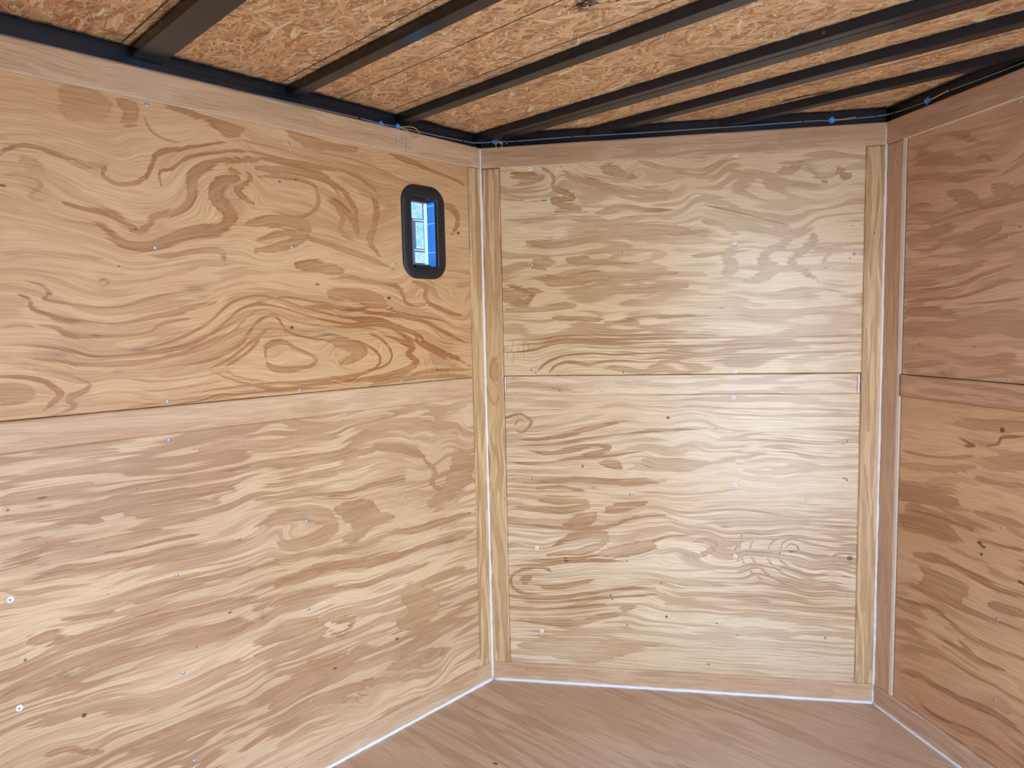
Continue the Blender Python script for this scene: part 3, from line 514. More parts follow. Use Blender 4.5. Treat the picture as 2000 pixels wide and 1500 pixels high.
RG = {'Lup':[(-0.6471,1.3501,0.323,0.09,0.35),(-1.1962,1.2851,0.286,0.052,0.3),(-0.7237,1.1721,0.528,0.0225,0.6),(-0.1168,1.2507,0.144,0.114,0.3)],'Mup':[(0.7213,1.2531,0.612,0.081,0.75),(0.1245,1.3925,0.076,0.228,0.3),(0.9941,1.389,0.34,0.085,0.35)],'Mlo':[(0.2475,0.9236,0.209,0.114,0.55),(0.2583,0.4037,0.228,0.133,0.7),(1.0998,0.9467,0.272,0.102,0.75),(1.1057,0.5116,0.255,0.209,0.8),(0.8627,0.6521,0.45,0.076,0.5),(1.0066,0.1324,0.34,0.076,0.5),(0.4677,0.6613,0.27,0.38,0.25)],'Rup':[(0.2194,1.4344,0.152,0.09,0.3)]}
SPK = {'Lup':[(-1.4175,1.666,0.0063,0.003),(-0.7284,1.773,0.0048,0.003),(-0.779,1.7591,0.0045,0.003),(-1.1598,1.5954,0.0044,0.0026),(-1.1024,1.579,0.0036,0.0019),(-1.2025,1.5052,0.0033,0.0024),(-1.2826,1.4722,0.002,0.0024),(-0.7631,1.352,0.0064,0.0045),(-0.4106,1.4088,0.008,0.0026),(-0.6748,1.4781,0.0068,0.003),(-0.4193,1.4415,0.0084,0.0051),(-0.1133,1.6724,0.0072,0.0054),(-0.2254,1.1989,0.0046,0.0036)],'Llo':[(-1.3912,0.9799,0.012,0.0026),(-1.4554,0.9665,0.0036,0.0033),(-1.4644,0.9684,0.0027,0.0014),(-1.4022,0.8588,0.002,0.0024),(-1.1956,0.964,0.0024,0.0024),(-1.3429,0.446,0.0055,0.0048),(-0.4359,0.3116,0.008,0.0042),(-0.6723,0.3007,0.0085,0.0032),(-1.447,0.6216,0.0036,0.0036),(-1.0777,0.5176,0.0026,0.0028),(-0.2313,0.6356,0.0092,0.0018),(-0.9851,0.5808,0.0056,0.0028)],'Lb':[(-0.2393,1.138,0.0092,0.0072),(-0.2123,1.1215,0.0069,0.0043),(-0.1931,1.1361,0.0048,0.0045),(-1.1301,1.1032,0.0036,0.0039),(-1.3026,1.0994,0.002,0.0024),(-0.8442,1.1415,0.0045,0.003)],'Mup':[(0.1616,1.5604,0.0029,0.0029),(1.2541,1.5459,0.0026,0.0031),(1.26,1.6518,0.0024,0.0026),(0.9807,1.5645,0.0026,0.0026),(0.2304,1.7867,0.0095,0.0026),(0.1879,1.172,0.0057,0.0023),(0.9393,1.7275,0.0025,0.0026),(1.1771,1.5163,0.008,0.0017),(1.2966,1.6518,0.0024,0.0048),(0.4605,1.5051,0.0036,0.0018)],'Mlo':[(1.2738,0.5156,0.0102,0.0081),(1.0815,0.5328,0.0085,0.0032),(1.0422,0.526,0.0036,0.0038),(1.2422,0.5163,0.0024,0.0027),(0.6347,0.4016,0.0072,0.0019),(0.6594,1.007,0.0072,0.0045),(0.3546,0.828,0.0047,0.0048),(0.2897,0.4713,0.0095,0.0038),(0.2861,0.4809,0.0076,0.0029),(1.1984,0.2246,0.0034,0.0046),(0.8011,0.1045,0.0054,0.003),(0.452,0.3456,0.0054,0.003),(0.4575,0.3322,0.0036,0.0029),(0.6526,0.2757,0.0054,0.005),(0.536,0.727,0.0027,0.0027),(0.1682,0.5179,0.0029,0.0029),(0.8292,0.2597,0.0054,0.0023),(1.1265,0.7149,0.0026,0.0027),(1.252,0.7964,0.008,0.0027),(1.2603,0.7912,0.0026,0.0054),(1.2448,0.9174,0.008,0.0018),(1.2578,0.9263,0.0024,0.0054)],'Mb':[(0.1082,1.1521,0.0028,0.0029),(0.1109,1.0993,0.0028,0.0029),(0.2748,1.1078,0.0054,0.0027),(0.3266,1.1001,0.0029,0.0029),(0.4169,1.1162,0.0027,0.0027),(0.4259,1.1033,0.0027,0.0038)],'Rup':[(0.157,1.2602,0.005,0.0035),(0.3383,1.2626,0.0054,0.0015),(0.3539,1.2571,0.0051,0.0015),(0.1016,1.8758,0.0032,0.0024),(0.1519,1.8829,0.0024,0.0018),(0.1018,1.344,0.0063,0.0016),(0.4797,1.5752,0.0042,0.0019),(0.2935,1.6398,0.0027,0.0022)],'Rlo':[(0.3941,0.6959,0.0096,0.0056),(0.4061,0.6892,0.0096,0.0042),(0.4004,0.665,0.0051,0.0053),(0.5218,0.6287,0.0075,0.0042),(0.5337,0.6261,0.006,0.0042),(0.451,1.0311,0.0075,0.007)],'Mk':[(0.136,0.0493,0.0057,0.0021)],'Mc':[(0.011,1.2436,0.0019,0.0038)],'Mt':[(0.1076,1.9131,0.0028,0.0018)],'Md':[(1.3273,1.6254,0.0024,0.0034)],'Rc':[(0.0518,1.8435,0.0026,0.008),(0.0522,1.8322,0.0022,0.0032)],'F':[(0.3717,-0.3539,0.012,0.007),(-0.0488,-0.3258,0.004,0.004),(0.0955,-0.1758,0.004,0.004),(0.4289,0.1778,0.004,0.004)]}
SMG = {'Lup':[(-1.0291,1.4548,0.025,0.0078),(-1.0108,1.4355,0.0156,0.0056),(-1.2301,1.3645,0.0106,0.0048),(-1.2585,1.3422,0.0158,0.0036),(-1.1664,1.3037,0.0185,0.0052),(-1.1015,1.2933,0.0144,0.0048),(-1.3334,1.3011,0.0192,0.0048),(-1.2724,1.2912,0.0185,0.0036),(-1.3098,1.2753,0.012,0.0036),(-1.3927,1.2867,0.0144,0.0033),(-0.5737,1.4019,0.0259,0.006),(-0.6482,1.3272,0.0449,0.006),(-0.7317,1.3367,0.0307,0.0045),(-1.2205,1.2556,0.0106,0.0036)],'Llo':[(-1.4594,0.9605,0.0022,0.0132),(-1.4013,0.8289,0.012,0.0029),(-0.8917,0.5458,0.0108,0.0168),(-0.8775,0.3822,0.0144,0.012),(-0.7009,0.619,0.013,0.0064),(-0.2023,0.5861,0.0331,0.018),(-1.3674,0.5517,0.0096,0.0096),(-1.3004,0.9545,0.0168,0.0029)],'Mup':[(1.2597,1.6686,0.0422,0.0024)],'Mlo':[(0.3983,0.751,0.0137,0.0046),(0.8542,0.6147,0.0163,0.0043)],'Mb':[(0.26,1.1154,0.013,0.0038)],'Rup':[(0.2483,1.1759,0.016,0.012),(0.2761,1.1776,0.0137,0.012)],'Rlo':[(0.3603,0.7265,0.0122,0.009),(0.3971,0.9824,0.0269,0.0056),(0.3503,0.9716,0.0286,0.0042)],'Mc':[(0.0305,1.8076,0.0023,0.0216)],'Md':[(1.3316,1.7915,0.0018,0.0204)]}
PEN = {'L':[[(-0.3002,1.2345),(-0.3072,1.2245),(-0.2988,1.2172),(-0.2832,1.2215),(-0.2826,1.2353)],[(-0.2826,1.2353),(-0.2789,1.2178)],[(-0.2691,1.2381),(-0.2804,1.1796)],[(-0.2579,1.2393),(-0.2633,1.2169)],[(-0.2512,1.2373),(-0.2378,1.2331),(-0.2495,1.2232),(-0.2293,1.2168),(-0.2344,1.203),(-0.2504,1.2022)],[(-0.1911,1.2468),(-0.2122,1.2424),(-0.2127,1.23),(-0.1963,1.2328)],[(-0.2254,1.2007),(-0.2231,1.1988)],[(-0.2066,1.2084),(-0.2126,1.1732)],[(-0.1857,1.2054),(-0.1752,1.1707)],[(-0.174,1.203),(-0.187,1.1715)],[(-0.1642,1.2114),(-0.1426,1.2102),(-0.1599,1.1967),(-0.146,1.185),(-0.1583,1.1768)]],'M':[[(0.0842,1.2725),(0.0725,1.2595),(0.0742,1.252),(0.0838,1.2575),(0.0878,1.2668)],[(0.0855,1.2481),(0.0831,1.2238)],[(0.1074,1.2963),(0.103,1.2647)],[(0.0875,1.25),(0.1065,1.2534)],[(0.1029,1.2628),(0.099,1.2573),(0.1064,1.2497)],[(0.1025,1.2422),(0.1119,1.2384),(0.1076,1.216),(0.0999,1.2123),(0.1021,1.2254),(0.1099,1.2347)],[(0.1213,1.2382),(0.1257,1.2662),(0.1346,1.2381)],[(0.1431,1.2882),(0.1422,1.2398)],[(0.1469,1.2863),(0.1458,1.2323)],[(0.1487,1.2863),(0.1599,1.2787),(0.1633,1.2619),(0.1612,1.2489),(0.1499,1.249)]],'Lt':[[(-0.3728,1.9498),(-0.3736,1.9305)],[(-0.3582,1.9588),(-0.348,1.9591),(-0.3586,1.9491),(-0.3465,1.9465),(-0.3489,1.938)],[(-0.3417,1.9618),(-0.3422,1.9504),(-0.3318,1.9523)],[(-0.3311,1.9685),(-0.3354,1.916)]]}

# ------------------------------------------------------------------ mesh helpers
def tag(o, label=None, cat=None, group=None, kind=None):
    if label: o['label'] = label
    if cat: o['category'] = cat
    if group: o['group'] = group
    if kind: o['kind'] = kind
    return o
def link(name, me, mat, parent=None, smooth=False):
    if mat: me.materials.append(mat)
    if smooth:
        me.polygons.foreach_set('use_smooth', [True]*len(me.polygons))
    o = bpy.data.objects.new(name, me); C.objects.link(o)
    if parent: o.parent = parent; o.matrix_parent_inverse = parent.matrix_world.inverted()
    return o
def frame(wl, u, z, off=0.0):
    """matrix whose x runs along the wall, y up, z into the room"""
    o = Vector(W(wl, u, z, off)); x = Vector(W(wl, u+1, z, off))-o; n = Vector(W(wl, u, z, off+1))-o
    return Matrix(((x.x, 0, n.x, o.x), (x.y, 0, n.y, o.y), (x.z, 1, n.z, o.z), (0, 0, 0, 1)))
def bm_box(bm, p0, p1, f=lambda p: p, bev=0.0):
    vs = [bm.verts.new(f((x, y, z))) for x in (p0[0], p1[0]) for y in (p0[1], p1[1]) for z in (p0[2], p1[2])]
    fs = [bm.faces.new([vs[i] for i in q]) for q in ((0,1,3,2),(4,6,7,5),(0,4,5,1),(2,3,7,6),(0,2,6,4),(1,5,7,3))]
    if bev: bmesh.ops.bevel(bm, geom=list({e for q in fs for e in q.edges}), offset=bev, segments=2, affect='EDGES')
    return vs
def done(name, bm, mat, parent=None, smooth=False):
    bmesh.ops.recalc_face_normals(bm, faces=bm.faces)
    me = bpy.data.meshes.new(name); bm.to_mesh(me); bm.free(); return link(name, me, mat, parent, smooth)
def wall_box(name, wl, u0, u1, z0, z1, o0, o1, mat, parent=None, bev=0.0):
    bm = bmesh.new(); bm_box(bm, (u0, z0, o0), (u1, z1, o1), lambda p: W(wl, p[0], p[1], p[2]), bev); return done(name, bm, mat, parent)
def tube(bm, pts, r, seg=8, cap=True):
    pts = [Vector(p) for p in pts]; rings = []
    up = Vector((0.13, 0.21, 0.97)).normalized()
    for i, p in enumerate(pts):
        t = (pts[min(i+1, len(pts)-1)]-pts[max(i-1, 0)]).normalized()
        a = t.cross(up)
        if a.length < 1e-3: a = t.cross(Vector((1, 0, 0)))
        a.normalize(); b = t.cross(a)
        rr = r[i] if isinstance(r, (list, tuple)) else r
        rings.append([bm.verts.new(p+(a*math.cos(2*math.pi*k/seg)+b*math.sin(2*math.pi*k/seg))*rr) for k in range(seg)])
    for A_, B_ in zip(rings, rings[1:]):
        for k in range(seg): bm.faces.new((A_[k], A_[(k+1) % seg], B_[(k+1) % seg], B_[k]))
    if cap: bm.faces.new(rings[0]); bm.faces.new(rings[-1])
def spline(pts, n=6):
    P = [Vector(p) for p in pts]; P = [2*P[0]-P[1]]+P+[2*P[-1]-P[-2]]; out = []
    for i in range(1, len(P)-2):
        for k in range(n):
            t = k/n; a, b, c, d = P[i-1:i+3]
            out.append(0.5*((2*b)+(c-a)*t+(2*a-5*b+4*c-d)*t*t+(3*b-a-3*c+d)*t**3))
    out.append(P[-2]); return out

# ------------------------------------------------------------------ plywood sheets: grid mesh + grain fields
def dens(pts, closed=False, n=4):
    P = np.array(pts, float)
    if len(P) < 3: return P
    Q = np.vstack([P[-1:], P, P[:2]]) if closed else np.vstack([2*P[0]-P[1], P, 2*P[-1]-P[-2]])
    out = []
    for i in range(1, len(Q)-2):
        a, b, c, d = Q[i-1:i+3]
        for k in range(n):
            t = k/n; out.append(0.5*((2*b)+(c-a)*t+(2*a-5*b+4*c-d)*t*t+(3*b-a-3*c+d)*t**3))
    if not closed: out.append(Q[-2])
    return np.array(out)
def fields(U, Z, strokes, grain, rings, specks, smudges=()):
    n = len(U); band = np.full(n, 0.05); tone = np.zeros(n); wv = np.ones(n); m = 0.045
    num = np.zeros(n); den = np.full(n, 0.15)
    for tn, wd, pts in strokes:
        if wd == 0:                                     # closed outline
            P = dens(pts, True); lo = P.min(0)-m; hi = P.max(0)+m
            ix = np.where((U > lo[0]) & (U < hi[0]) & (Z > lo[1]) & (Z < hi[1]))[0]
            if not len(ix): continue
            x, y = U[ix], Z[ix]; best = np.full(len(ix), 9.0); ins = np.zeros(len(ix), bool)
            for a, b in zip(P, np.roll(P, -1, 0)):
                d = b-a; L2 = d@d+1e-12; t = np.clip(((x-a[0])*d[0]+(y-a[1])*d[1])/L2, 0, 1)
                best = np.minimum(best, np.hypot(x-a[0]-t*d[0], y-a[1]-t*d[1]))
                if a[1] != b[1]:
                    ins ^= ((a[1] > y) != (b[1] > y)) & (x < (b[0]-a[0])*(y-a[1])/(b[1]-a[1])+a[0])
            dd = np.where(ins, -best, best)
        else:
            P = dens(pts); k = len(P); s = np.linspace(0, 1, k)
            hw = wd/2*np.clip(np.minimum(s, 1-s)*5+0.25, 0, 1)
            lo = P.min(0)-m-wd/2; hi = P.max(0)+m+wd/2
            ix = np.where((U > lo[0]) & (U < hi[0]) & (Z > lo[1]) & (Z < hi[1]))[0]
            if not len(ix): continue
            x, y = U[ix], Z[ix]; dd = np.full(len(ix), 9.0)
            for i in range(k-1):
                a, b = P[i], P[i+1]; d = b-a; L2 = d@d+1e-12
                t = np.clip(((x-a[0])*d[0]+(y-a[1])*d[1])/L2, 0, 1)
                dd = np.minimum(dd, np.hypot(x-a[0]-t*d[0], y-a[1]-t*d[1])-(hw[i]+(hw[i+1]-hw[i])*t))
            q = P[::3]; c = 1 if grain == 'H' else 0; mu = P[:, c].mean()
            if np.ptp(P[:, 1-c]) > 0.05 and np.ptp(P[:, c]) < 0.6*np.ptp(P[:, 1-c]):
                for a in q:
                    wgt = np.exp(-((U-a[0])**2+(Z-a[1])**2)/(2*0.035**2)); num += wgt*(a[c]-mu); den += wgt
        up = dd < band[ix]; band[ix[up]] = dd[up]; tone[ix[up]] = tn; wv[ix[up]] = 1.15 if wd == 0 else min(1.15, max(0.12, (wd-0.003)/0.017))
    dl = num/den
    gu, gv = (U, Z-dl) if grain == 'H' else (Z, U-dl)
    ring = np.zeros(n)
    for (a, b, ru, rz, am) in rings: ring = np.maximum(ring, am*np.exp(-(((U-a)/ru)**4+((Z-b)/rz)**4)))
    sp = np.full(n, 0.02)
    for (a, b, ru, rz) in specks: sp = np.minimum(sp, (np.hypot((U-a)/ru, (Z-b)/rz)-1)*min(ru, rz))
    sm = np.zeros(n)
    for (a, b, ru, rz) in smudges: sm = np.maximum(sm, np.exp(-(((U-a)/ru)**2+((Z-b)/rz)**2)*0.7))
    return dict(gu=gu, gv=gv, band=band, tone=tone, wv=wv, ring=ring, speck=sp, smudge=sm)
def sheet(name, wl, u0, u1, z0, z1, off, th, mat, res=0.004, grain='H', strokes=(), rings=(), specks=(), hole=None, parent=None, place=None, smudges=()):
    nu = max(2, int(round(abs(u1-u0)/res))+1); nz = max(2, int(round((z1-z0)/res))+1)
    us = np.linspace(u0, u1, nu); zs = np.linspace(z0, z1, nz)
    if hole:
        for h in hole[:2]: us[np.abs(us-h).argmin()] = h
        for h in hole[2:]: zs[np.abs(zs-h).argmin()] = h
    U, Z = np.meshgrid(us, zs); U = U.ravel(); Z = Z.ravel()
    F = place or (lambda u, z, o: W(wl, u, z, o))
    o = np.array(F(0, 0, off)); eu = np.array(F(1, 0, off))-o; ez = np.array(F(0, 1, off))-o; en = np.array(F(0, 0, off+1))-o
    front = o+U[:, None]*eu+Z[:, None]*ez+th*en
    at = fields(U, Z, strokes, grain, rings, specks, smudges)
    idx = np.arange(nu*nz).reshape(nz, nu)
    q = np.stack([idx[:-1, :-1], idx[:-1, 1:], idx[1:, 1:], idx[1:, :-1]], -1).reshape(-1, 4)
    if hole:
        cu_ = (U[q].mean(1)); cz_ = (Z[q].mean(1))
        q = q[~((cu_ > hole[0]) & (cu_ < hole[1]) & (cz_ > hole[2]) & (cz_ < hole[3]))]
    loop = np.concatenate([idx[0, :], idx[1:, -1], idx[-1, -2::-1], idx[-2:0:-1, 0]])
    back = front[loop]-th*en; nb = len(front); k = len(loop); nx = np.roll(np.arange(k), -1)
    sk = np.stack([loop, nb+np.arange(k), nb+nx, loop[nx]], -1)
    V = np.vstack([front, back]); Q = np.vstack([q, sk])
    det = np.dot(np.cross(eu, ez), en)
    if det < 0: Q = Q[:, ::-1]
    me = bpy.data.meshes.new(name)
    me.vertices.add(len(V)); me.vertices.foreach_set('co', V.ravel())
    me.loops.add(Q.size); me.loops.foreach_set('vertex_index', Q.ravel().astype(np.int32))
    me.polygons.add(len(Q)); me.polygons.foreach_set('loop_start', np.arange(0, Q.size, 4, dtype=np.int32))
    me.polygons.foreach_set('loop_total', np.full(len(Q), 4, np.int32))
    me.update(calc_edges=True)
    for kx, v in at.items():
        a = me.attributes.new(kx, 'FLOAT', 'POINT'); full = np.concatenate([v, v[loop]]).astype(np.float32)
        if kx == 'ring' or kx == 'tone': full[nb:] = 0
        a.data.foreach_set('value', full)
    return link(name, me, mat, parent)

# ------------------------------------------------------------------ materials
m_Lup = wood('plywood_left_upper', (0.78, 0.53, 0.29), (0.71, 0.45, 0.225), (0.39, 0.165, 0.048), 1.0, amb=0.34, ambs=(1.6, 13), rough=0.5, ragged=0.85, spec=0.38, rings=True)
m_Llo = wood('plywood_left_lower', (0.80, 0.59, 0.37), (0.68, 0.47, 0.285), (0.37, 0.170, 0.070), 7.0, amb=0.66, ambs=(1.25, 16), rough=0.45, stain=0.25, ragged=1.4, spec=0.38)
m_Mup = wood('plywood_front_upper', (0.92, 0.76, 0.50), (0.83, 0.63, 0.37), (0.46, 0.248, 0.098), 13.0, amb=0.62, ambs=(1.6, 12), rough=0.38, stain=0.2, ragged=1.3, spec=0.7, rings=True)
m_Mlo = wood('plywood_front_lower', (0.92, 0.76, 0.53), (0.83, 0.63, 0.40), (0.46, 0.252, 0.110), 19.0, amb=0.58, ambs=(1.1, 18), rough=0.36, stain=0.15, ragged=1.0, spec=0.8, rings=True)
m_Rup = wood('plywood_right_upper', (0.72, 0.50, 0.35), (0.63, 0.41, 0.28), (0.38, 0.200, 0.120), 25.0, amb=0.50, ambs=(1.6, 11), rough=0.5, stain=0.6, ragged=1.2, rings=True)
m_Rlo = wood('plywood_right_lower', (0.76, 0.52, 0.32), (0.66, 0.42, 0.25), (0.34, 0.165, 0.080), 31.0, amb=0.55, ambs=(1.6, 11), rough=0.5, stain=0.4, ragged=1.1)
m_brr = wood('pine_board_reddish', (0.72, 0.53, 0.39), (0.64, 0.44, 0.32), (0.50, 0.32, 0.225), 61.0, amb=0.5, ambs=(1.2, 16), rough=0.5, stain=0.4)
m_brd = wood('pine_board', (0.76, 0.54, 0.34), (0.68, 0.45, 0.27), (0.54, 0.32, 0.175), 37.0, amb=0.6, ambs=(1.6, 14), rough=0.5, stain=0.4)
m_str = wood('pine_batten', (0.82, 0.62, 0.35), (0.72, 0.49, 0.26), (0.50, 0.29, 0.13), 43.0, amb=0.9, ambs=(1.0, 18), rough=0.5, stain=0.15)
m_flr = wood('plywood_floor', (0.74, 0.56, 0.38), (0.66, 0.47, 0.31), (0.47, 0.295, 0.185), 49.0, amb=0.6, ambs=(0.8, 9), rough=0.42, stain=0.35, ragged=1.6)
m_far = plain('plywood_far', (0.64, 0.41, 0.225), 0.55, 0, 0.2, 5)
m_cut = plain('cut_ply_edge', (0.78, 0.66, 0.52), 0.7)
m_gap = plain('backing_gap_shade', (0.10, 0.075, 0.055), 0.8)  # dark brown stands in for shade in the gaps between sheets
m_caulk = plain('white_caulk', (0.92, 0.92, 0.93), 0.45, 0, 0.04, 90)
m_blk = plain('black_steel_paint', (0.012, 0.015, 0.021), 0.27, 0.0, 0.15, 25)
m_rail = plain('black_rail_paint', (0.008, 0.012, 0.021), 0.36, 0.0, 0.15, 25)
m_frame = plain('black_plastic', (0.018, 0.019, 0.021), 0.42, 0.0, 0.1, 50)
m_zinc = plain('zinc_screw', (0.46, 0.50, 0.56), 0.30, 0.4, 0.1, 300)
m_bright = plain('bright_zinc_screw', (0.97, 0.97, 0.98), 0.35, 0.0, 0.03, 300)
m_hole = plain('screw_recess', (0.12, 0.12, 0.13), 0.6)
m_blue = plain('blue_connector', (0.07, 0.36, 0.95), 0.4, 0, 0.1, 80)
m_yel = plain('yellow_wire', (0.62, 0.42, 0.08), 0.45)
m_gry = plain('grey_cable', (0.22, 0.24, 0.30), 0.40)
m_clip = plain('black_cable_clip', (0.015, 0.015, 0.016), 0.5)
m_pencil = plain('pencil_mark', (0.26, 0.19, 0.14), 0.6)
m_conc = plain('concrete_yard', (0.42, 0.41, 0.39), 0.85, 0, 0.15, 3)
m_splint = plain('pale_splinter', (0.85, 0.66, 0.46), 0.7)

# ------------------------------------------------------------------ walls: backing (structure) that carries sheets, coloured dark for gap shade
LT = dict(u0=-0.360, u1=-0.176, z0=1.507, z1=1.815)      # light fixture outer rectangle on the left wall
HOLE = (-0.322, -0.212, 1.535, 1.782)
def backing(name, wl, boxes):
    bm = bmesh.new()
    for (u0, u1, z0, z1) in boxes: bm_box(bm, (u0, z0, -0.05), (u1, z1, -0.010), lambda p: W(wl, *p))
    return tag(done(name, bm, m_gap), kind='structure')
ZT = 2.06
wall_left = backing('wall_left', 'L', [(REAR, HOLE[0], 0, H), (HOLE[1], -0.006, 0, H), (HOLE[0], HOLE[1], 0, HOLE[2]), (HOLE[0], HOLE[1], HOLE[3], H)])
wall_front_left = backing('wall_front_left', 'M', [(0.0, LP, 0, H)])
wall_front_right = backing('wall_front_right', 'R', [(0.0, LP, 0, H)])
wall_right = backing('wall_right', 'S', [(REAR, DOOR[0], 0, H), (DOOR[1], 0.0, 0, H), (DOOR[0], DOOR[1], DOOR[3], H)])

ZS, ZM, ZG, ZK = 1.9085, 1.1620, 1.0895, 0.0690          # board underside, sheet joint, batten bottom, kick board top
# left wall
s_Lup = sheet('plywood_panel', 'L', -2.44, -0.062, ZM, ZS, -0.010, 0.010, m_Lup, 0.0040, 'H', G.get('Lup', ()), RG.get('Lup', ()), SPK.get('Lup', ()), HOLE, wall_left, None, SMG['Lup'])
s_Llo = sheet('plywood_panel', 'L', -2.44, -0.060, ZK, ZG, -0.010, 0.0075, m_Llo, 0.0040, 'H', G.get('Llo', ()), RG.get('Llo', ()), SPK.get('Llo', ()), None, wall_left, None, SMG.get('Llo', ()))
s_Lb = sheet('joint_batten', 'L', -2.44, -0.060, ZG, ZM-0.0028, -0.010, 0.0080, m_brd, 0.006, 'H', G.get('Lb', ()), (), (), None, wall_left, None, SMG.get('Lb', ()))
sheet('plywood_panel', 'L', REAR, -2.443, ZM, ZS, -0.010, 0.010, m_far, 0.03, 'H', parent=wall_left)
sheet('plywood_panel', 'L', REAR, -2.443, ZK, ZM-0.002, -0.010, 0.0075, m_far, 0.03, 'H', parent=wall_left)
# front left panel
s_Mup = sheet('plywood_panel', 'M', 0.0713, 1.2972, ZM, ZS, -0.010, 0.010, m_Mup, 0.0035, 'H', [(min(1, t*1.35), w_, p_) for t, w_, p_ in G['Mup']], RG.get('Mup', ()), SPK.get('Mup', ()), None, wall_front_left, None, SMG.get('Mup', ()))
s_Mlo = sheet('plywood_panel', 'M', 0.0713, 1.2966, ZK, ZG, -0.010, 0.0075, m_Mlo, 0.0035, 'H', [(min(1, t*1.2), w_, p_) for t, w_, p_ in G['Mlo']], RG.get('Mlo', ()), SPK.get('Mlo', ()), None, wall_front_left, None, SMG.get('Mlo', ()))
s_Mb = sheet('joint_batten', 'M', 0.0775, 1.2885, ZG, ZM-0.0028, -0.010, 0.0080, m_Mlo, 0.005, 'H', G.get('Mb', ()), (), SPK.get('Mb', ()), None, wall_front_left, None, SMG.get('Mb', ()))
# front right panel
s_Rup = sheet('plywood_panel', 'R', 0.0860, 1.300, ZM, ZS, -0.010, 0.007, m_Rup, 0.0045, 'H', G.get('Rup', ()), RG.get('Rup', ()), SPK.get('Rup', ()), None, wall_front_right, None, SMG.get('Rup', ()))
s_Rlo = sheet('plywood_panel', 'R', 0.0850, 1.300, ZK, ZG, -0.010, 0.0055, m_Rlo, 0.0045, 'H', G.get('Rlo', ()), RG.get('Rlo', ()), SPK.get('Rlo', ()), None, wall_front_right, None, SMG.get('Rlo', ()))
s_Rb = sheet('joint_batten', 'R', 0.0780, 1.300, ZG, ZM-0.0028, -0.010, 0.0075, m_Rup, 0.008, 'H', (), (), (), None, wall_front_right)
# right side wall (beside the doorway, behind the photographer)
for (u0, u1, z0, z1) in ((DOOR[1]+0.03, -0.03, 0.069, 1.16), (DOOR[1]+0.03, -0.03, 1.163, ZS), (REAR, DOOR[0]-0.03, 0.069, 1.16), (REAR, DOOR[0]-0.03, 1.163, ZS)):
    sheet('plywood_panel', 'S', u0, u1, z0, z1, -0.010, 0.008, m_far, 0.03, 'H', parent=wall_right)

# aluminium outer skin, unseen, added to keep daylight out of the wall gaps
for nm, wl, bx in (('wall_outer_left', 'L', [(REAR-0.06, 0.05, -0.3, 2.12)]), ('wall_outer_front_left', 'M', [(-0.05, LP+0.06, -0.3, 2.12)]), ('wall_outer_front_right', 'R', [(-0.06, LP+0.05, -0.3, 2.12)]),
                   ('wall_outer_right', 'S', [(REAR-0.06, DOOR[0], -0.3, 2.12), (DOOR[1], 0.06, -0.3, 2.12), (DOOR[0], DOOR[1], DOOR[3], 2.12)])):
    bm = bmesh.new()
    for (u0, u1, z0, z1) in bx: bm_box(bm, (u0, z0, -0.058), (u1, z1, -0.0505), lambda p: W(wl, *p))
    tag(done(nm, bm, plain('outer_metal', (0.05, 0.05, 0.05), 0.5)), kind='structure')

# trims: top boards, corner battens, kick boards ------------------------------------------------
def trim(name, wl, u0, u1, z0, z1, o1, mat, grain, key=None, res=0.005, cut=None):
    o = sheet(name, wl, u0, u1, z0, z1, -0.010, 0.010+o1, mat, res, grain, G.get(key, ()), RG.get(key, ()), SPK.get(key, ()))
    return tag(o, kind='structure')
t_Lt = trim('trim_1', 'L', REAR, -0.004, ZS+0.0004, H, 0.0045, m_brd, 'H', 'Lt')
t_Mt = trim('trim_2', 'M', 0.004, LP-0.003, ZS+0.0004, H, 0.0045, m_brd, 'H', 'Mt')
t_Rt = trim('trim_3', 'R', 0.003, LP, ZS+0.0004, H, 0.0065, m_brr, 'H', 'Rt')
t_Lc = trim('trim_4', 'L', -0.0605, -0.005, ZK+0.0006, ZS-0.0012, 0.0025, m_str, 'V', 'Lc')
t_Mc = trim('trim_5', 'M', 0.0055, 0.0700, ZK+0.0006, ZS-0.0030, 0.0035, m_str, 'V', 'Mc')
t_Md = trim('trim_6', 'M', 1.2978, LP-0.004, ZK+0.0006, ZS-0.0012, 0.0035, m_str, 'V', 'Md')
t_Rc = trim('trim_7', 'R', 0.0045, 0.0760, ZK+0.0006, ZS-0.0014, 0.0040, m_brr, 'V', 'Rc')
t_Lk = trim('baseboard_left', 'L', REAR, -0.004, 0.004, ZK, 0.0030, m_brd, 'H', 'Lk')
t_Mk = trim('baseboard_front_left', 'M', 0.004, LP-0.004, 0.004, ZK, 0.0030, m_brd, 'H', 'Mk')
t_Rk = trim('baseboard_front_right', 'R', 0.003, LP, 0.004, ZK, 0.0060, m_brr, 'H', 'Rk')
# thin pale sawn edge running down the open side of the batten on the front right panel
def strip_mesh(name, quads, mat, parent):
    bm = bmesh.new()
    for f, p0, p1 in quads: bm_box(bm, p0, p1, f)
    return done(name, bm, mat, parent)
fR = lambda p: W('R', *p)
e = strip_mesh('sawn_edge', [(fR, (0.0762, ZM, -0.008), (0.0788, ZS-0.0016, 0.0038)), (fR, (0.0805, ZM, -0.008), (0.0828, ZS-0.0016, 0.0020)),
                             (fR, (0.0762, ZK+0.001, -0.008), (0.0785, ZG, 0.0038)), (fR, (0.0800, ZK+0.001, -0.008), (0.0820, ZG, 0.0020))], m_cut, t_Rc)
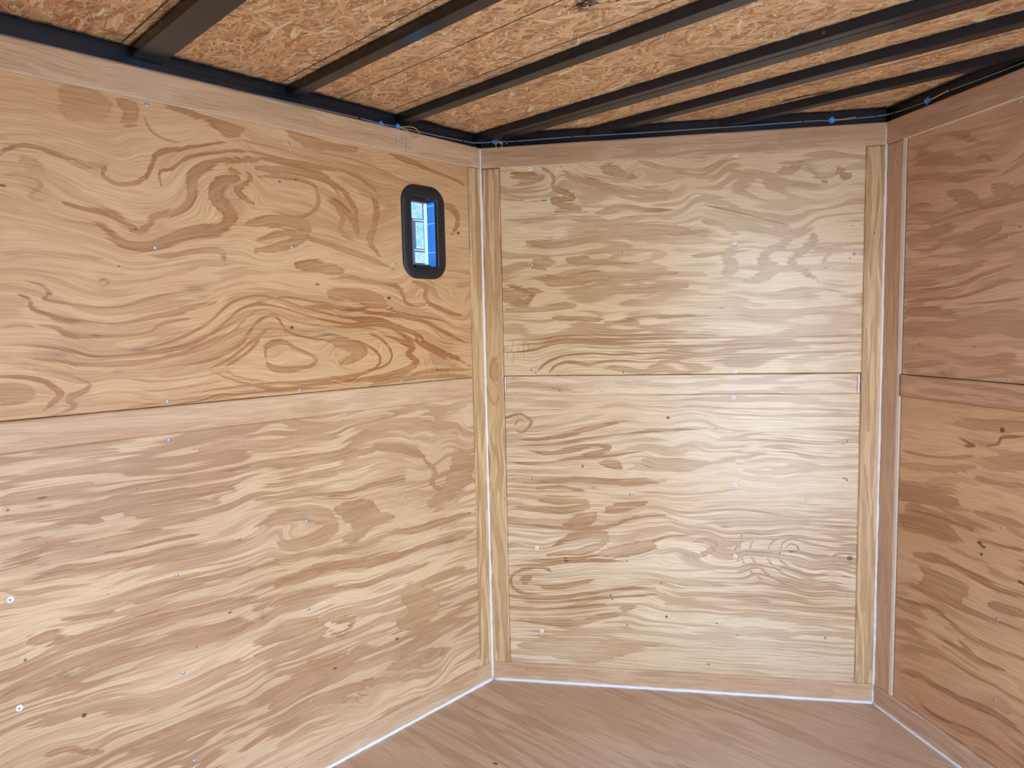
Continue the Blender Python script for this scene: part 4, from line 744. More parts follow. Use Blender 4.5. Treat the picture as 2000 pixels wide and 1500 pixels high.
# pale underside edges: bevelled sawn edges of the top boards
for par, wl, u0, u1, o1 in ((t_Lt, 'L', -2.6, -0.062, 0.0052), (t_Mt, 'M', 0.071, 1.297, 0.0052), (t_Rt, 'R', 0.078, 1.30, 0.0080)):
    strip_mesh('sawn_edge', [((lambda p, wl=wl: W(wl, *p)), (u0, ZS-0.0016, -0.004), (u1, ZS+0.0003, o1))], m_cut, par)

# white caulk beads -------------------------------------------------------------------------------
def bead(name, pts, r, par=None):
    bm = bmesh.new(); P = []
    for a, b in zip(pts, pts[1:]):
        a = Vector(a); b = Vector(b); n = max(2, int((b-a).length/0.02))
        P += [a+(b-a)*k/n for k in range(n)]
    P.append(Vector(pts[-1]))
    rr = [r*(0.88+0.28*RS.rand()) for _ in P]
    P = [p+Vector(RS.uniform(-1, 1, 3)*r*0.10) for p in P]
    tube(bm, P, rr, 8); return tag(done(name, bm, m_caulk, None, True), kind='structure')
tip = Vector((TIP[0], TIP[1], 0))
tin = Vector((CA-CA, -1, 0)).normalized()
c1in = Vector((1+CA, -SA, 0)).normalized()
bead('trim_8', [c1in*0.002+Vector((0, 0, z)) for z in (0.0, 1.0, H-0.002)], 0.0056)
bead('trim_9', [tip+tin*0.002+Vector((0, 0, z)) for z in (0.0, 1.0, H-0.002)], 0.0068)
bead('trim_10', [Vector(W('L', -4.5, 0.003, 0.005)), Vector(W('L', -0.006, 0.003, 0.005))], 0.0060)
bead('trim_11', [Vector(W('M', 0.006, 0.003, 0.005)), Vector(W('M', LP-0.004, 0.003, 0.005))], 0.0062)
bead('trim_12', [Vector(W('R', 0.004, 0.002, 0.007)), Vector(W('R', LP-0.01, 0.002, 0.007))], 0.0048)
# gobs of caulk in the gaps at both ends of the front joint batten
for k, (u, w2) in enumerate(((0.0752, 0.0026), (1.2900, 0.0038))):
    bm = bmesh.new(); tube(bm, [W('M', u+0.0003*math.sin(i*1.7), ZG+0.002+i*(ZM-ZG-0.005)/8, 0.0) for i in range(9)], [w2*(0.85+0.3*RS.rand()) for _ in range(9)], 8)
    tag(done('trim_%d' % (13+k), bm, m_caulk, None, True), kind='structure')

# floor ---------------------------------------------------------------------------------------------
ang = math.radians(64)
fl = sheet('floor', None, -0.06, WID+0.06, REAR, TIP[1]+0.05, -0.02, 0.02, m_flr, 0.012, 'H', G.get('F', ()), (), SPK.get('F', ()), place=lambda u, z, o: (u, z, o))
a = fl.data.attributes; nv = len(fl.data.vertices); co = np.zeros(nv*3, np.float32); fl.data.vertices.foreach_get('co', co); co = co.reshape(-1, 3)
th = math.radians(FANG)
a['gu'].data.foreach_set('value', (co[:, 0]*math.cos(th)+co[:, 1]*math.sin(th)).astype(np.float32))
a['gv'].data.foreach_set('value', (-co[:, 0]*math.sin(th)+co[:, 1]*math.cos(th)).astype(np.float32))
tag(fl, kind='structure')
# rear end: sheet wall closing the far end behind the photographer
bm = bmesh.new(); bm_box(bm, (-0.05, REAR-0.05, 0), (WID+0.05, REAR, H+0.08)); tag(done('wall_rear', bm, plain('rear_plywood', (0.50, 0.33, 0.20), 0.6, 0, 0.2, 6)), kind='structure')

# ------------------------------------------------------------------ ceiling: oriented strand board of thousands of wood strands
def osb_mat():
    g = N('oriented_strand_board')
    cA = g.attr('fcol').outputs['Color']; uv = g.attr('fuv').outputs['Vector']
    s = g.sep(uv)
    st = g.noise(g.comb(g.math('MULTIPLY', s[0], 14), g.math('MULTIPLY', s[1], 420), s[2]), 3, 0.6)
    col = g.mix(1.0, cA, g.mix(g.smooth(st, 0.3, 0.72), (0.66, 0.60, 0.55), (1.08, 1.08, 1.08)), 'MULTIPLY')
    P = g.n('ShaderNodeTexCoord').outputs['Object']; p = g.sep(P)
    nz = g.noise(P, 4, 0.7, 0, 60); nl = g.noise(P, 3, 0.6, 0, 9)
    # black overspray where the steel was painted next to the board
    dM = g.math('SUBTRACT', g.math('MULTIPLY', p[0], CA), g.math('MULTIPLY', p[1], SA))
    dR = g.math('ADD', g.math('MULTIPLY', g.math('SUBTRACT', p[0], TIP[0]), -CA), g.math('MULTIPLY', g.math('SUBTRACT', p[1], TIP[1]), -SA))
    dd = g.math('MINIMUM', g.math('MINIMUM', p[0], dM), dR)
    sp = g.smooth(g.math('ADD', dd, g.math('ADD', g.math('MULTIPLY', g.math('SUBTRACT', nz, 0.5), 0.03), g.math('MULTIPLY', g.math('SUBTRACT', nl, 0.5), 0.02))), 0.018, -0.006)
    for y0 in BOWY:
        e1 = g.math('ABSOLUTE', g.math('SUBTRACT', p[1], y0))
        k = g.smooth(g.math('ADD', e1, g.math('MULTIPLY', g.math('SUBTRACT', nz, 0.5), 0.020)), 0.0075, 0.0)
        sp = g.math('MAXIMUM', sp, g.math('MULTIPLY', k, 0.8))
    for y0 in (-1.165, -0.768, -0.575, -0.400, 0.357):
        wv = g.math('MULTIPLY', g.math('SUBTRACT', g.noise(g.comb(g.math('MULTIPLY', p[0], 30), 0.0, y0), 2), 0.5), 0.0035)
        e1 = g.math('ABSOLUTE', g.math('ADD', g.math('SUBTRACT', p[1], y0), wv))
        sp = g.math('MAXIMUM', sp, g.math('MULTIPLY', g.smooth(e1, 0.0030, 0.0012), 0.92))
    col = g.mix(sp, col, (0.02, 0.016, 0.012))
    g.put(g.b.inputs['Base Color'], col); g.b.inputs['Roughness'].default_value = 0.6
    g.b.inputs['Specular IOR Level'].default_value = 0.35
    g.bump(st, 0.0004, 0.25)
    return g.m
BOWS = [(-1.145, -1.072, 1), (-0.742, -0.703, 0), (-0.362, -0.319, 0), (-0.022, 0.057, 2), (0.219, 0.262, 0), (0.474, 0.508, 0)]
BOWY = [b[0] for b in BOWS]
def xspan(y):
    if y <= 0: return 0.0, WID
    t = y/CA; return t*SA, WID-t*SA
def make_ceiling():
    V = []; F = []; col = []; fuv = []
    pal = np.array([(0.66, 0.46, 0.28), (0.62, 0.41, 0.23), (0.57, 0.37, 0.21), (0.72, 0.53, 0.34), (0.50, 0.29, 0.17), (0.58, 0.36, 0.21), (0.78, 0.62, 0.44), (0.42, 0.22, 0.13), (0.63, 0.44, 0.24), (0.68, 0.46, 0.29)])
    pw = np.array([.17, .15, .13, .12, .09, .10, .06, .05, .08, .05]); pw /= pw.sum()
    base = [(-0.06, -3.0), (WID+0.06, -3.0), (WID+0.06, 0.9), (-0.06, 0.9)]
    for x, y in base: V.append((x, y, ZO+0.00085)); col.append((0.52, 0.30, 0.16, 1)); fuv.append((x, y, 0))
    F.append([0, 1, 2, 3])
    NF = 52000
    for i in range(NF):
        x = RS.uniform(-0.05, WID+0.05); y = RS.uniform(-1.75, 0.82)
        big = RS.rand()
        L = RS.uniform(0.012, 0.038) if big < 0.75 else RS.uniform(0.035, 0.075); w_ = L*RS.uniform(0.07, 0.24) if big < 0.9 else RS.uniform(0.006, 0.016)
        th = RS.normal(0.10, 0.50) if RS.rand() < 0.75 else RS.uniform(0, math.pi)
        ca, sa = math.cos(th), math.sin(th)
        j = RS.uniform(-0.28, 0.28, 6)
        loc = [(-.5+j[0], -.5), (.0, -.5+j[4]*.8), (.5+j[1]*.6, -.5), (.5+j[2], .1), (.42+j[1], .5), (-.1, .5+j[5]*.8), (-.5+j[3], .45), (-.55, j[4])]
        z = ZO+0.0022-RS.uniform(0.0015, 0.00185); tz = RS.uniform(-1, 1)*0.0008; ty = RS.uniform(-1, 1)*0.003
        n0 = len(V); c = np.minimum((pal[RS.choice(10, p=pw)]*1.02-pal[:4].mean(0)*0.02)*np.array((1.0, 1.0, 0.93))*RS.uniform(1.10, 1.50), 0.95)
        for a_, b_ in loc:
            lx, ly = a_*L, b_*w_; V.append((x+lx*ca-ly*sa, y+lx*sa+ly*ca, z+lx*tz+ly*ty)); col.append((*c, 1)); fuv.append((lx, ly, i*0.37))
        F.append(list(range(n0, n0+8)))
    # black paint scuffs
    for (cx_, cy_, rx, ry, k) in SCUFF:
        for i in range(k):
            x = cx_+RS.normal(0, rx); y = cy_+RS.normal(0, ry); L = RS.uniform(0.006, 0.022); w_ = RS.uniform(0.001, 0.004); th = RS.normal(0.35, 0.25)
            ca, sa = math.cos(th), math.sin(th); n0 = len(V)
            for a_, b_ in ((-.5, 0), (-.2, -.5), (.3, -.45), (.5, .1), (.2, .5), (-.3, .4)):
                lx, ly = a_*L, b_*w_; V.append((x+lx*ca-ly*sa, y+lx*sa+ly*ca, ZO-0.0002-i*1e-6)); col.append((0.022, 0.018, 0.016, 1)); fuv.append((lx, ly, i))
            F.append(list(range(n0, n0+6)))
    me = bpy.data.meshes.new('ceiling'); me.from_pydata(V, [], F); me.update()
    a = me.attributes.new('fcol', 'FLOAT_COLOR', 'POINT'); a.data.foreach_set('color', np.array(col, np.float32).ravel())
    a = me.attributes.new('fuv', 'FLOAT_VECTOR', 'POINT'); a.data.foreach_set('vector', np.array(fuv, np.float32).ravel())
    o = link('ceiling', me, osb_mat()); return tag(o, kind='structure')
SCUFF = [(0.890, -0.530, 0.020, 0.012, 60), (0.955, -0.500, 0.018, 0.010, 50), (0.955, 0.446, 0.022, 0.004, 45), (1.02, 0.456, 0.035, 0.003, 45)]
make_ceiling()
bm = bmesh.new(); bm_box(bm, (-0.06, REAR-0.05, ZO+0.004), (WID+0.06, TIP[1]+0.06, ZO+0.02)); bm_box(bm, (-0.06, REAR, ZO-0.001), (WID+0.06, -1.76, ZO+0.003))
tag(done('ceiling', bm, plain('roof_skin', (0.50, 0.32, 0.18), 0.6, 0, 0.25, 8)), kind='structure')

# ------------------------------------------------------------------ steel roof rails and bows
def rail(wl, u0, u1, label):
    root_bm = bmesh.new()
    bm_box(root_bm, (u0, 1.9805, -0.045), (u1, 2.0015, -0.0085), lambda p: W(wl, *p), 0.002)
    o = done('roof_rail', root_bm, m_rail)
    tag(o, label, 'roof rail', None)
    b2 = bmesh.new(); bm_box(b2, (u0, 2.0020, -0.045), (u1, ZO+0.001, -0.0105), lambda p: W(wl, *p), 0.002)
    done('upper_tube', b2, m_blk, o)
    return o
rail('L', REAR+0.01, -0.004, 'long black steel top rail above the left plywood wall')
rail('M', 0.002, LP-0.002, 'black steel top rail above the pale front left wall, from corner to nose tip')
rail('R', 0.002, LP, 'black steel top rail above the reddish front right wall')
labs = ['wide black steel roof bow nearest the upper left corner, widest flat underside',
        'second black roof bow from the left, narrow with a blue glint on its underside',
        'third black roof bow from the left, narrow, ending near the corner wire loop',
        'wide double black roof bow with a seam line, starting at the corner',
        'narrow black roof bow just beyond the wide double one',
        'farthest and shortest black roof bow, nearest the nose tip']
for k, (y0, y1, kind) in enumerate(BOWS):
    xa, xb = xspan(max(y0, y1, 0) if y1 > 0 else y1); xa -= 0.0; 
    m = 0.010
    f0 = xspan(y0); f1 = xspan(y1)
    bm = bmesh.new()
    if kind == 2:
        ym = y0+0.030
        parts = [(y0, ym-0.0010), (ym+0.0010, y1)]
    elif kind == 1: parts = [(y0, y1)]
    else: parts = [(y0, y1)]
    ymin = y0; o = None
    for (a0, a1) in parts:
        bm = bmesh.new()
        (xl0, xr0), (xl1, xr1) = xspan(a0), xspan(a1)
        dz = 0.0 if kind != 2 or a0 == y0 else 0.0006
        vs = [(xl0-m, a0), (xr0+m, a0), (xr1+m, a1), (xl1-m, a1)]
        bot = [bm.verts.new((x, y, ZB+dz)) for x, y in vs]; top = [bm.verts.new((x, y, ZO+0.001)) for x, y in vs]
        bm.faces.new(bot); bm.faces.new(top[::-1])
        for i in range(4): bm.faces.new((bot[i], bot[(i+1) % 4], top[(i+1) % 4], top[i]))
        bmesh.ops.bevel(bm, geom=[e_ for e_ in bm.edges if abs(e_.verts[0].co.z-e_.verts[1].co.z) < 1e-6 and e_.verts[0].co.z < ZO-0.01], offset=0.0022, segments=3, affect='EDGES')
        if o is None: o = tag(done('roof_bow', bm, m_blk), labs[k], 'roof bow', 'black steel roof bows under the strand board ceiling')
        else: done('tube', bm, m_blk, o)
    if kind == 2:
        bm = bmesh.new(); n = 16; cc = (1.198, y0-0.0006, 2.0155)
        r1 = [bm.verts.new((cc[0]+0.0045*math.cos(2*math.pi*i/n), cc[1], cc[2]+0.0045*math.sin(2*math.pi*i/n))) for i in range(n)]
        r2 = [bm.verts.new((cc[0]+0.0030*math.cos(2*math.pi*i/n), cc[1], cc[2]+0.0030*math.sin(2*math.pi*i/n))) for i in range(n)]
        r3 = [bm.verts.new((v.co.x, y0-0.0001, v.co.z)) for v in r2]
        for i in range(n):
            bm.faces.new((r1[i], r1[(i+1) % n], r2[(i+1) % n], r2[i])); bm.faces.new((r2[i], r2[(i+1) % n], r3[(i+1) % n], r3[i]))
        bm.faces.new(r3); done('drilled_hole', bm, plain('scraped_hole_rim', (0.07, 0.07, 0.075), 0.5), o)

# ------------------------------------------------------------------ screws (parts of the sheet they hold)
def screw_mesh(name, r, mat):
    bm = bmesh.new(); n = 20; prof = [(0.0, 0.0016), (r*0.45, 0.0015), (r*0.8, 0.0010), (r, 0.0004), (r, -0.0004)]
    rings = [[bm.verts.new((a*math.cos(2*math.pi*i/n), a*math.sin(2*math.pi*i/n), h)) for i in range(n)] for a, h in prof[1:]]
    c = bm.verts.new((0, 0, prof[0][1]))
    for i in range(n): bm.faces.new((rings[0][i], rings[0][(i+1) % n], c))
    for a, b in zip(rings, rings[1:]):
        for i in range(n): bm.faces.new((a[(i+1) % n], a[i], b[i], b[(i+1) % n]))
    for f in bm.faces: f.smooth = True
    k0 = len(bm.faces)
    for (sx_, sy_) in ((0.36*r, 0.10*r), (0.10*r, 0.36*r)): bm_box(bm, (-sx_, -sy_, 0.0013), (sx_, sy_, 0.00175))
    bm.faces.ensure_lookup_table()
    for f in bm.faces[k0:]: f.material_index = 1
    me = bpy.data.meshes.new(name); bm.to_mesh(me); bm.free(); me.materials.append(mat); me.materials.append(m_hole); return me
me_z = screw_mesh('zinc_screw', 0.0052, m_zinc); me_w = screw_mesh('bright_screw', 0.0074, m_bright)
def put_screw(wl, u, z, off, par, me, k):
    o = bpy.data.objects.new('screw', me); C.objects.link(o); o.parent = par
    o.matrix_parent_inverse = par.matrix_world.inverted()
    o.matrix_world = frame(wl, u, z, off) @ Matrix.Rotation(k*1.3, 4, 'Z') @ Matrix.Rotation(0.03*math.sin(k*5), 4, 'X')
bpy.context.view_layer.update()
SL = [(-1.1158,1.8976),(-0.7454,1.8681),(-1.1181,1.5554),(-0.7495,1.5816),(-0.3861,1.5522),(-1.1125,1.1726),(-0.7468,1.1695),(-0.3799,1.1712),(-1.1147,1.0738),(-0.7437,0.7817),(-0.3838,0.7846),(-1.1159,0.7228),(-0.7506,0.5153),(-0.384,0.5305),(-1.4653,0.7666),(-1.4655,0.5171),(-1.1149,0.4607),(-0.755,0.2303),(-0.3813,0.2344),(-1.1023,0.2115)]
for k, (u, z) in enumerate(SL): put_screw('L', u, z, 0.0 if z > ZM else -0.0025, s_Lup if z > ZM else s_Llo, me_w if k in (14, 15) else me_z, k)
SM = [(0.1811,1.8982,1),(0.8847,1.9043,1),(0.1784,1.5616,0),(0.5058,1.5946,0),(0.8831,1.6131,1),(1.2667,1.5572,0),(0.1749,1.1815,0),(0.5063,1.1707,0),(0.8858,1.1690,1),(0.8829,1.0774,1),(0.1693,0.7796,0),(0.5269,0.7269,0),(0.8882,0.767,1),(0.1797,0.5183,1),(0.5124,0.4812,0),(0.8916,0.5097,1),(0.1933,0.1971,1),(0.5126,0.2375,0),(0.9039,0.2217,0)]
for k, (u, z, b) in enumerate(SM): put_screw('M', u, z, 0.0 if z > ZM else -0.0025, s_Mup if z > ZM else s_Mlo, me_w if b else me_z, k+3)
SR = [(0.4634,1.9000),(0.4466,1.5529),(0.4619,1.1684),(0.4627,0.7607),(0.4583,0.4977),(0.4603,0.2626)]
for k, (u, z) in enumerate(SR): put_screw('R', u, z, -0.003 if z > ZM else -0.0045, s_Rup if z > ZM else s_Rlo, me_z, k+9)

# pencil figures
for key, (wl, par, off) in dict(L=('L', s_Lup, 0.0002), M=('M', s_Mup, 0.0002), Lt=('L', t_Lt, 0.0047)).items():
    bm = bmesh.new()
    for s_ in PEN[key]:
        P = [Vector((a, b, 0)) for a, b in s_]; P = spline(P, 4) if len(P) > 2 else P
        tube(bm, [W(wl, p.x, p.y, off) for p in P], 0.00055, 5)
    done('pencil_marking', bm, m_pencil, par)

# ------------------------------------------------------------------ recessed light in the left wall
def rrect(x0, x1, y0, y1, r, n=10):
    P = []
    for cx_, cy_, a0 in ((x1-r, y1-r, 0), (x0+r, y1-r, 90), (x0+r, y0+r, 180), (x1-r, y0+r, 270)):
        for k in range(n+1):
            t = math.radians(a0+90*k/n); P.append((cx_+r*math.cos(t), cy_+r*math.sin(t)))
    return P
root = bpy.data.objects.new('recessed_light', None); C.objects.link(root)
UL, ZL = -0.268, 1.661
root.matrix_world = frame('L', UL, ZL, 0.0); bpy.context.view_layer.update()
tag(root, 'black oblong recessed light with glowing blue lens set in the left plywood wall', 'wall light')
f0 = lambda p: W('L', p[0], p[1], p[2])
bm = bmesh.new()
O = (LT['u0'], LT['u1'], LT['z0'], LT['z1']); I = (-0.3185, -0.2145, 1.5430, 1.7740)
loops = [(rrect(*O, 0.058), 0.0004), (rrect(O[0]+0.0006, O[1]-0.0006, O[2]+0.0006, O[3]-0.0006, 0.0575), 0.0030),
         (rrect(O[0]+0.004, O[1]-0.004, O[2]+0.004, O[3]-0.004, 0.054), 0.0052), (rrect(I[0]-0.006, I[1]+0.006, I[2]-0.006, I[3]+0.006, 0.018), 0.0052),
         (rrect(I[0]-0.001, I[1]+0.001, I[2]-0.001, I[3]+0.001, 0.013), 0.0030), (rrect(*I, 0.012), -0.0010), (rrect(*I, 0.012), -0.0420)]
rg = [[bm.verts.new(f0((x, y, o))) for x, y in L_] for L_, o in loops]
for a, b in zip(rg, rg[1:]):
    n = len(a)
    for i in range(n): bm.faces.new((a[i], a[(i+1) % n], b[(i+1) % n], b[i]))
fr_ = done('flange', bm, m_frame, root, True)
for (u, z) in ((-0.345, 1.762), (-0.190, 1.762), (-0.345, 1.560), (-0.190, 1.560)):
    bm = bmesh.new(); tube(bm, [W('L', u, z, 0.0048), W('L', u, z, 0.0064)], 0.0026, 12); done('rivet', bm, plain('black_rivet', (0.05, 0.05, 0.055), 0.3), root)
# glowing cell grid
def led_mat(name, hi, lo, es, pitch=0.0040):
    g = N(name); p = g.sep(g.n('ShaderNodeTexCoord').outputs['Object'])
    a = g.math('SUBTRACT', g.math('FRACT', g.math('DIVIDE', p[1], pitch)), 0.5); b = g.math('SUBTRACT', g.math('FRACT', g.math('DIVIDE', p[2], pitch)), 0.5)
    d = g.math('SQRT', g.math('ADD', g.math('MULTIPLY', a, a), g.math('MULTIPLY', b, b)))
    m = g.smooth(d, 0.52, 0.26); nz = g.noise(g.comb(0.0, p[1], p[2]), 2, 0.6, 0, 45)
    c = g.mix(m, lo, g.mix(g.smooth(nz, 0.35, 0.65), hi, (0.85, 1.0, 1.0)))
    g.put(g.b.inputs['Base Color'], (0.05, 0.12, 0.2)); g.put(g.b.inputs['Emission Color'], c); g.b.inputs['Emission Strength'].default_value = es
    g.b.inputs['Roughness'].default_value = 0.2
    return g.m
m_ledA = led_mat('glowing_cells_cyan', (0.25, 0.85, 1.0), (0.01, 0.10, 0.24), LED)
m_ledB = led_mat('glowing_cells_pale', (0.45, 0.90, 1.0), (0.03, 0.16, 0.30), LED)
m_lens = plain('glowing_lens_blue', (0.10, 0.28, 0.55), 0.15, 0, 0.1, 60, (0.50, 0.80, 1.0), LED*0.75)
m_ref = plain('ribbed_reflector_blue_glow', (0.03, 0.12, 0.34), 0.2, 0, 0.1, 60, (0.018, 0.11, 0.40), LED*0.85)  # emission puts the reflected blue into the reflector itself
m_refd = plain('smoky_back_plate', (0.10, 0.12, 0.18), 0.2, 0, 0.2, 60, (0.10, 0.16, 0.30), LED*0.35)
m_refl = plain('reflector_rib_blue_glow', (0.10, 0.28, 0.6), 0.2, 0, 0.1, 60, (0.10, 0.36, 0.80), LED*0.7)  # ribs also emit, standing in for blue reflected on them
wall_box('back_plate', 'L', I[0], I[1], I[2], I[3], -0.0440, -0.0400, m_refd, root)
for (ua, ub, za, zb_, mm) in ((-0.2860, -0.2405, 1.713, 1.765, m_ledA), (-0.2700, -0.2375, 1.613, 1.701, m_ledA), (-0.2770, -0.2320, 1.564, 1.600, m_ledB)):
    wall_box('glowing_panel', 'L', ua, ub, za, zb_, -0.0400, -0.0380, mm, root, 0.0006)
wall_box('lens_bar', 'L', -0.2345, -0.2262, 1.560, 1.764, -0.0400, -0.0300, m_lens, root, 0.0015)
for (za) in (1.707, 1.607): wall_box('divider', 'L', -0.2790, -0.2385, za-0.0012, za+0.0012, -0.0400, -0.0360, m_lens, root)
bm = bmesh.new(); z = 1.552; prev = None                                   # ribbed side reflector
pr = []
while z < 1.768:
    pr.append((z, 0.0)); pr.append((z+0.0022, 0.0014)); z += 0.0044
for (z_, dp) in pr:
    cur = [bm.verts.new(W('L', I[1]-0.0010-dp, z_, o)) for o in (-0.040, -0.003)]
    if prev: bm.faces.new((prev[0], prev[1], cur[1], cur[0]))
    prev = cur
done('ribbed_reflector', bm, m_ref, root)
for za in (1.757, 1.697, 1.600): wall_box('reflector_rib', 'L', I[1]-0.0045, I[1]-0.0008, za-0.0014, za+0.0014, -0.040, -0.004, m_refl, root)
wall_box('retaining_clip', 'L', I[0]+0.002, -0.252, 1.7605, 1.7735, -0.016, 0.0010, m_frame, root, 0.0015)
wall_box('retaining_clip', 'L', -0.309, -0.243, 1.5435, 1.5535, -0.014, 0.0035, m_frame, root, 0.0015)

# ------------------------------------------------------------------ cable along the rail, clips, blue tap connectors
CW = [('L', -2.6, 1.9840), ('L', -1.4003, 1.9832), ('L', -0.95, 1.9835), ('L', -0.7451, 1.9850), ('L', -0.504, 1.9875), ('L', -0.4247, 1.9860), ('L', -0.359, 1.9885), ('L', -0.2, 1.9905), ('L', -0.0749, 1.9945), ('L', -0.015, 1.9985)]
CM = [('M', 0.0576, 2.0010), ('M', 0.1316, 1.9990), ('M', 0.3334, 2.0010), ('M', 0.60, 1.9992), ('M', 0.8891, 1.9998), ('M', 1.1323, 2.0010), ('M', 1.1899, 1.9985), ('M', 1.3253, 2.0030)]
CR = [('R', 0.0244, 2.0035), ('R', 0.1594, 1.9976), ('R', 0.2436, 2.0015), ('R', 0.4752, 1.9970), ('R', 1.2, 1.998)]
PO = -0.0050
pts = [Vector(W(a, b, c, PO)) for a, b, c in CW]+[Vector(W(a, b, c, PO)) for a, b, c in CM]+[Vector(W(a, b, c, PO)) for a, b, c in CR]
bm = bmesh.new(); tube(bm, spline(pts, 8), 0.0021, 8)
cable = tag(done('cable', bm, m_gry, None, True), 'thin grey cable clipped along the black top rails around the nose', 'cable')
CL = [('L', -0.504, 1.9875, 'black cable clip on the left rail, left of both blue taps'), ('L', -0.0749, 1.9945, 'black cable clip on the left rail right beside the inner corner'),
      ('M', 0.1316, 1.9990, 'black cable clip just right of the corner wire loop'), ('M', 0.3334, 2.0010, 'black cable clip on the front left rail, second from the corner'),
      ('M', 1.1000, 2.0005, 'black cable clip just left of the blue tap with straight wire'), ('M', 1.3253, 2.0030, 'black cable clip on the front left rail, closest to the nose tip'),
      ('R', 0.0244, 2.0035, 'black cable clip on the front right rail at the nose tip'), ('R', 0.2436, 2.0015, 'black cable clip on the front right rail past the blue tap')]
for (wl, u, z, lb) in CL:
    bm = bmesh.new()
    bm_box(bm, (u-0.0055, z-0.0050, -0.0085), (u+0.0055, z+0.0050, -0.0070), lambda p: W(wl, *p), 0.0004)
    n = 10
    arc = [W(wl, u, z+0.0034*math.sin(t), PO+0.0034*math.cos(t)) for t in [math.pi*(-0.75+1.5*k/n) for k in range(n+1)]]
    for s_ in (-0.0018, 0.0, 0.0018):
        dv = Vector(W(wl, s_, 0, 0))-Vector(W(wl, 0, 0, 0)); tube(bm, [Vector(a)+dv for a in arc], 0.0012, 6)
    tube(bm, [W(wl, u+0.002, z-0.005, -0.006), W(wl, u+0.001, z-0.011, -0.0065)], 0.0008, 5)
    tag(done('cable_clip', bm, m_clip), lb, 'cable clip', 'black clips holding the cable to the rails')
def tap(wl, u, z, s, lb, wires):
    r_ = bpy.data.objects.new('wire_connector', None); C.objects.link(r_); r_.matrix_world = frame(wl, u, z, -0.002); bpy.context.view_layer.update()
    tag(r_, lb, 'wire connector', 'blue tap connectors on the cable')
    F_ = lambda p: W(wl, u+p[0]*s, z+p[1]*s, p[2]*s-0.003)
    bm = bmesh.new()
    bm_box(bm, (-0.0095, -0.0058, -0.0045), (0.0095, 0.0058, 0.0052), F_, 0.0012)
    bm_box(bm, (-0.0055, -0.0085, -0.0030), (0.0055, 0.0090, 0.0040), F_, 0.0010)
    bm_box(bm, (-0.0125, -0.0032, -0.0030), (0.0125, 0.0026, 0.0030), F_, 0.0008)
    bm_box(bm, (-0.0015, 0.0070, -0.0015), (0.0045, 0.0120, 0.0020), F_, 0.0006)
    bm_box(bm, (-0.0030, -0.0118, -0.0015), (0.0000, -0.0070, 0.0015), F_, 0.0005)
    done('housing', bm, m_blue, r_)
    bm = bmesh.new(); bm_box(bm, (-0.0040, -0.0020, 0.0050), (0.0040, 0.0020, 0.0060), F_, 0.0003); done('metal_blade', bm, m_zinc, r_)
    for w_ in wires:
        bm = bmesh.new(); tube(bm, spline([W(wl, *q) for q in w_], 8), 0.0014, 7); done('yellow_pigtail', bm, m_yel, r_, True)
    return r_
tap('L', -0.4247, 1.9850, 0.75, 'small blue tap connector on the left rail, without a yellow loop', [])
tap('L', -0.359, 1.9885, 0.85, 'blue tap connector on the left rail with a yellow loop over the wood',
    [[(-0.352, 1.9885, 0.0), (-0.320, 1.993, 0.012), (-0.300, 1.990, 0.016), (-0.287, 1.977, 0.016), (-0.290, 1.966, 0.012), (-0.302, 1.963, 0.008)],
     [(-0.352, 1.9875, 0.0), (-0.330, 1.980, 0.008), (-0.313, 1.970, 0.010), (-0.302, 1.963, 0.008)]])
t3 = tap('M', 0.0576, 2.0010, 1.0, 'blue tap connector on the cable beside the inner corner with a round yellow loop',
    [[(0.064, 2.002, 0.0), (0.078, 1.999, 0.010), (0.086, 1.990, 0.013), (0.084, 1.980, 0.013), (0.074, 1.974, 0.010), (0.064, 1.979, 0.008), (0.061, 1.988, 0.006), (0.068, 1.995, 0.004), (0.079, 1.9975, 0.002)]])
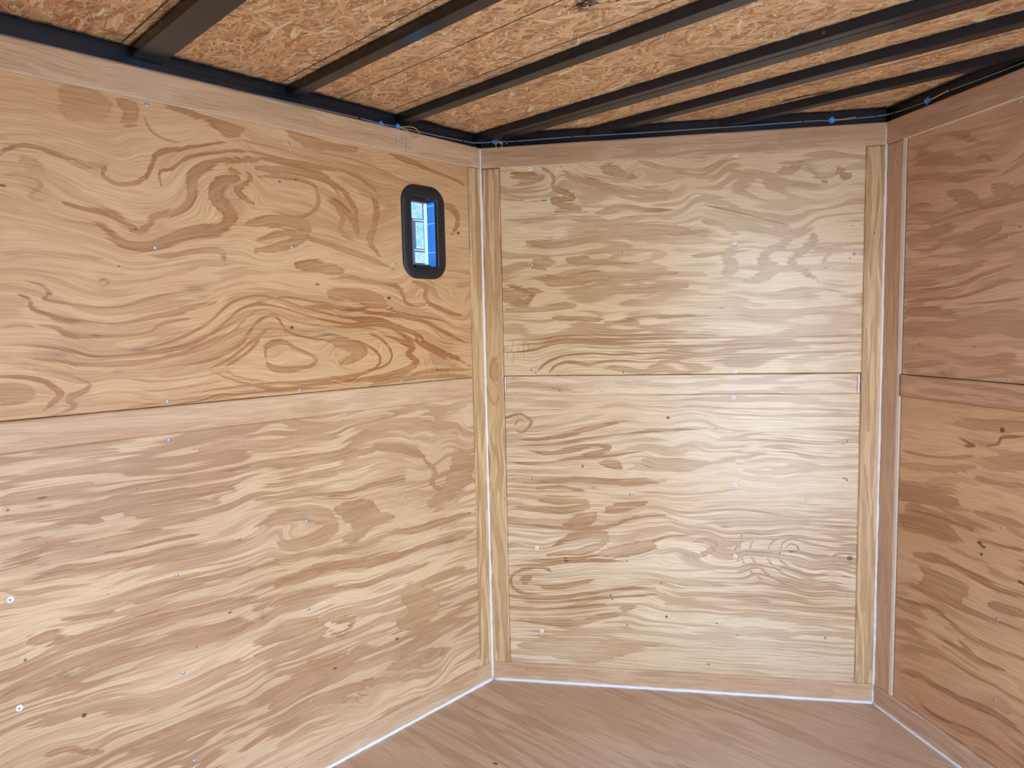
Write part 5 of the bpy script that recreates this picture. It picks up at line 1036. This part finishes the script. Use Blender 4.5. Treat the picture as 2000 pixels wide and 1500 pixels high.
bm = bmesh.new(); tube(bm, [W('M', 0.0785, 1.998, 0.003), W('M', 0.0785, 1.990, 0.004)], [0.0022, 0.0030], 10); tube(bm, [W('M', 0.0975, 1.9945, -0.006), W('M', 0.0990, 1.992, -0.004)], [0.0014, 0.0014], 8)
done('white_crimp_cap', bm, m_bright, t3)
tap('M', 1.1899, 1.9985, 0.95, 'blue tap connector near the nose tip on the front left rail with straight yellow wire', [[(1.197, 1.999, 0.0), (1.225, 1.9990, 0.003), (1.262, 2.0025, 0.005)]])
tap('R', 0.1594, 1.9976, 0.95, 'blue tap connector on the front right rail with curved yellow wire', [[(0.165, 1.9985, 0.0), (0.190, 1.9965, 0.004), (0.212, 1.9985, 0.004), (0.240, 2.0030, 0.000)]])
# rivets on the front rail
for u, z in ((0.432, 1.9905), (0.528, 1.9905), (1.075, 2.0035), (1.155, 2.0025)):
    pass

# ------------------------------------------------------------------ right wall trims and rail, outside, guides
tag(wall_box('roof_rail', 'S', REAR+0.01, -0.002, 1.9805, ZO, -0.045, -0.0085, m_rail), 'black steel top rail above the right wall with the side doorway', 'roof rail')
for nme, (u0, u1) in (('trim_15', (REAR, -0.01)),): tag(wall_box(nme, 'S', u0, u1, ZS, H, -0.010, 0.004, m_far), kind='structure')
tag(wall_box('baseboard_right', 'S', REAR, DOOR[0]-0.03, 0.004, ZK, -0.010, 0.003, m_far), kind='structure')
bm = bmesh.new()
for b0, b1 in (((DOOR[0]-0.03, 0.0), (DOOR[0], DOOR[3]+0.03)), ((DOOR[1], 0.0), (DOOR[1]+0.03, DOOR[3]+0.03)), ((DOOR[0], DOOR[3]), (DOOR[1], DOOR[3]+0.03))):
    bm_box(bm, (b0[0], b0[1], -0.05), (b1[0], b1[1], 0.009), lambda p: W('S', *p))
tag(done('door_1', bm, m_frame), kind='structure')
bm = bmesh.new(); bm_box(bm, (-30, -30, -0.62), (30, 30, -0.60)); tag(done('ground', bm, m_conc), kind='structure')
portal('doorway_guide', (WID+0.02, (DOOR[0]+DOOR[1])/2, DOOR[3]/2), (0, math.radians(90), 0), DOOR[3], DOOR[1]-DOOR[0])
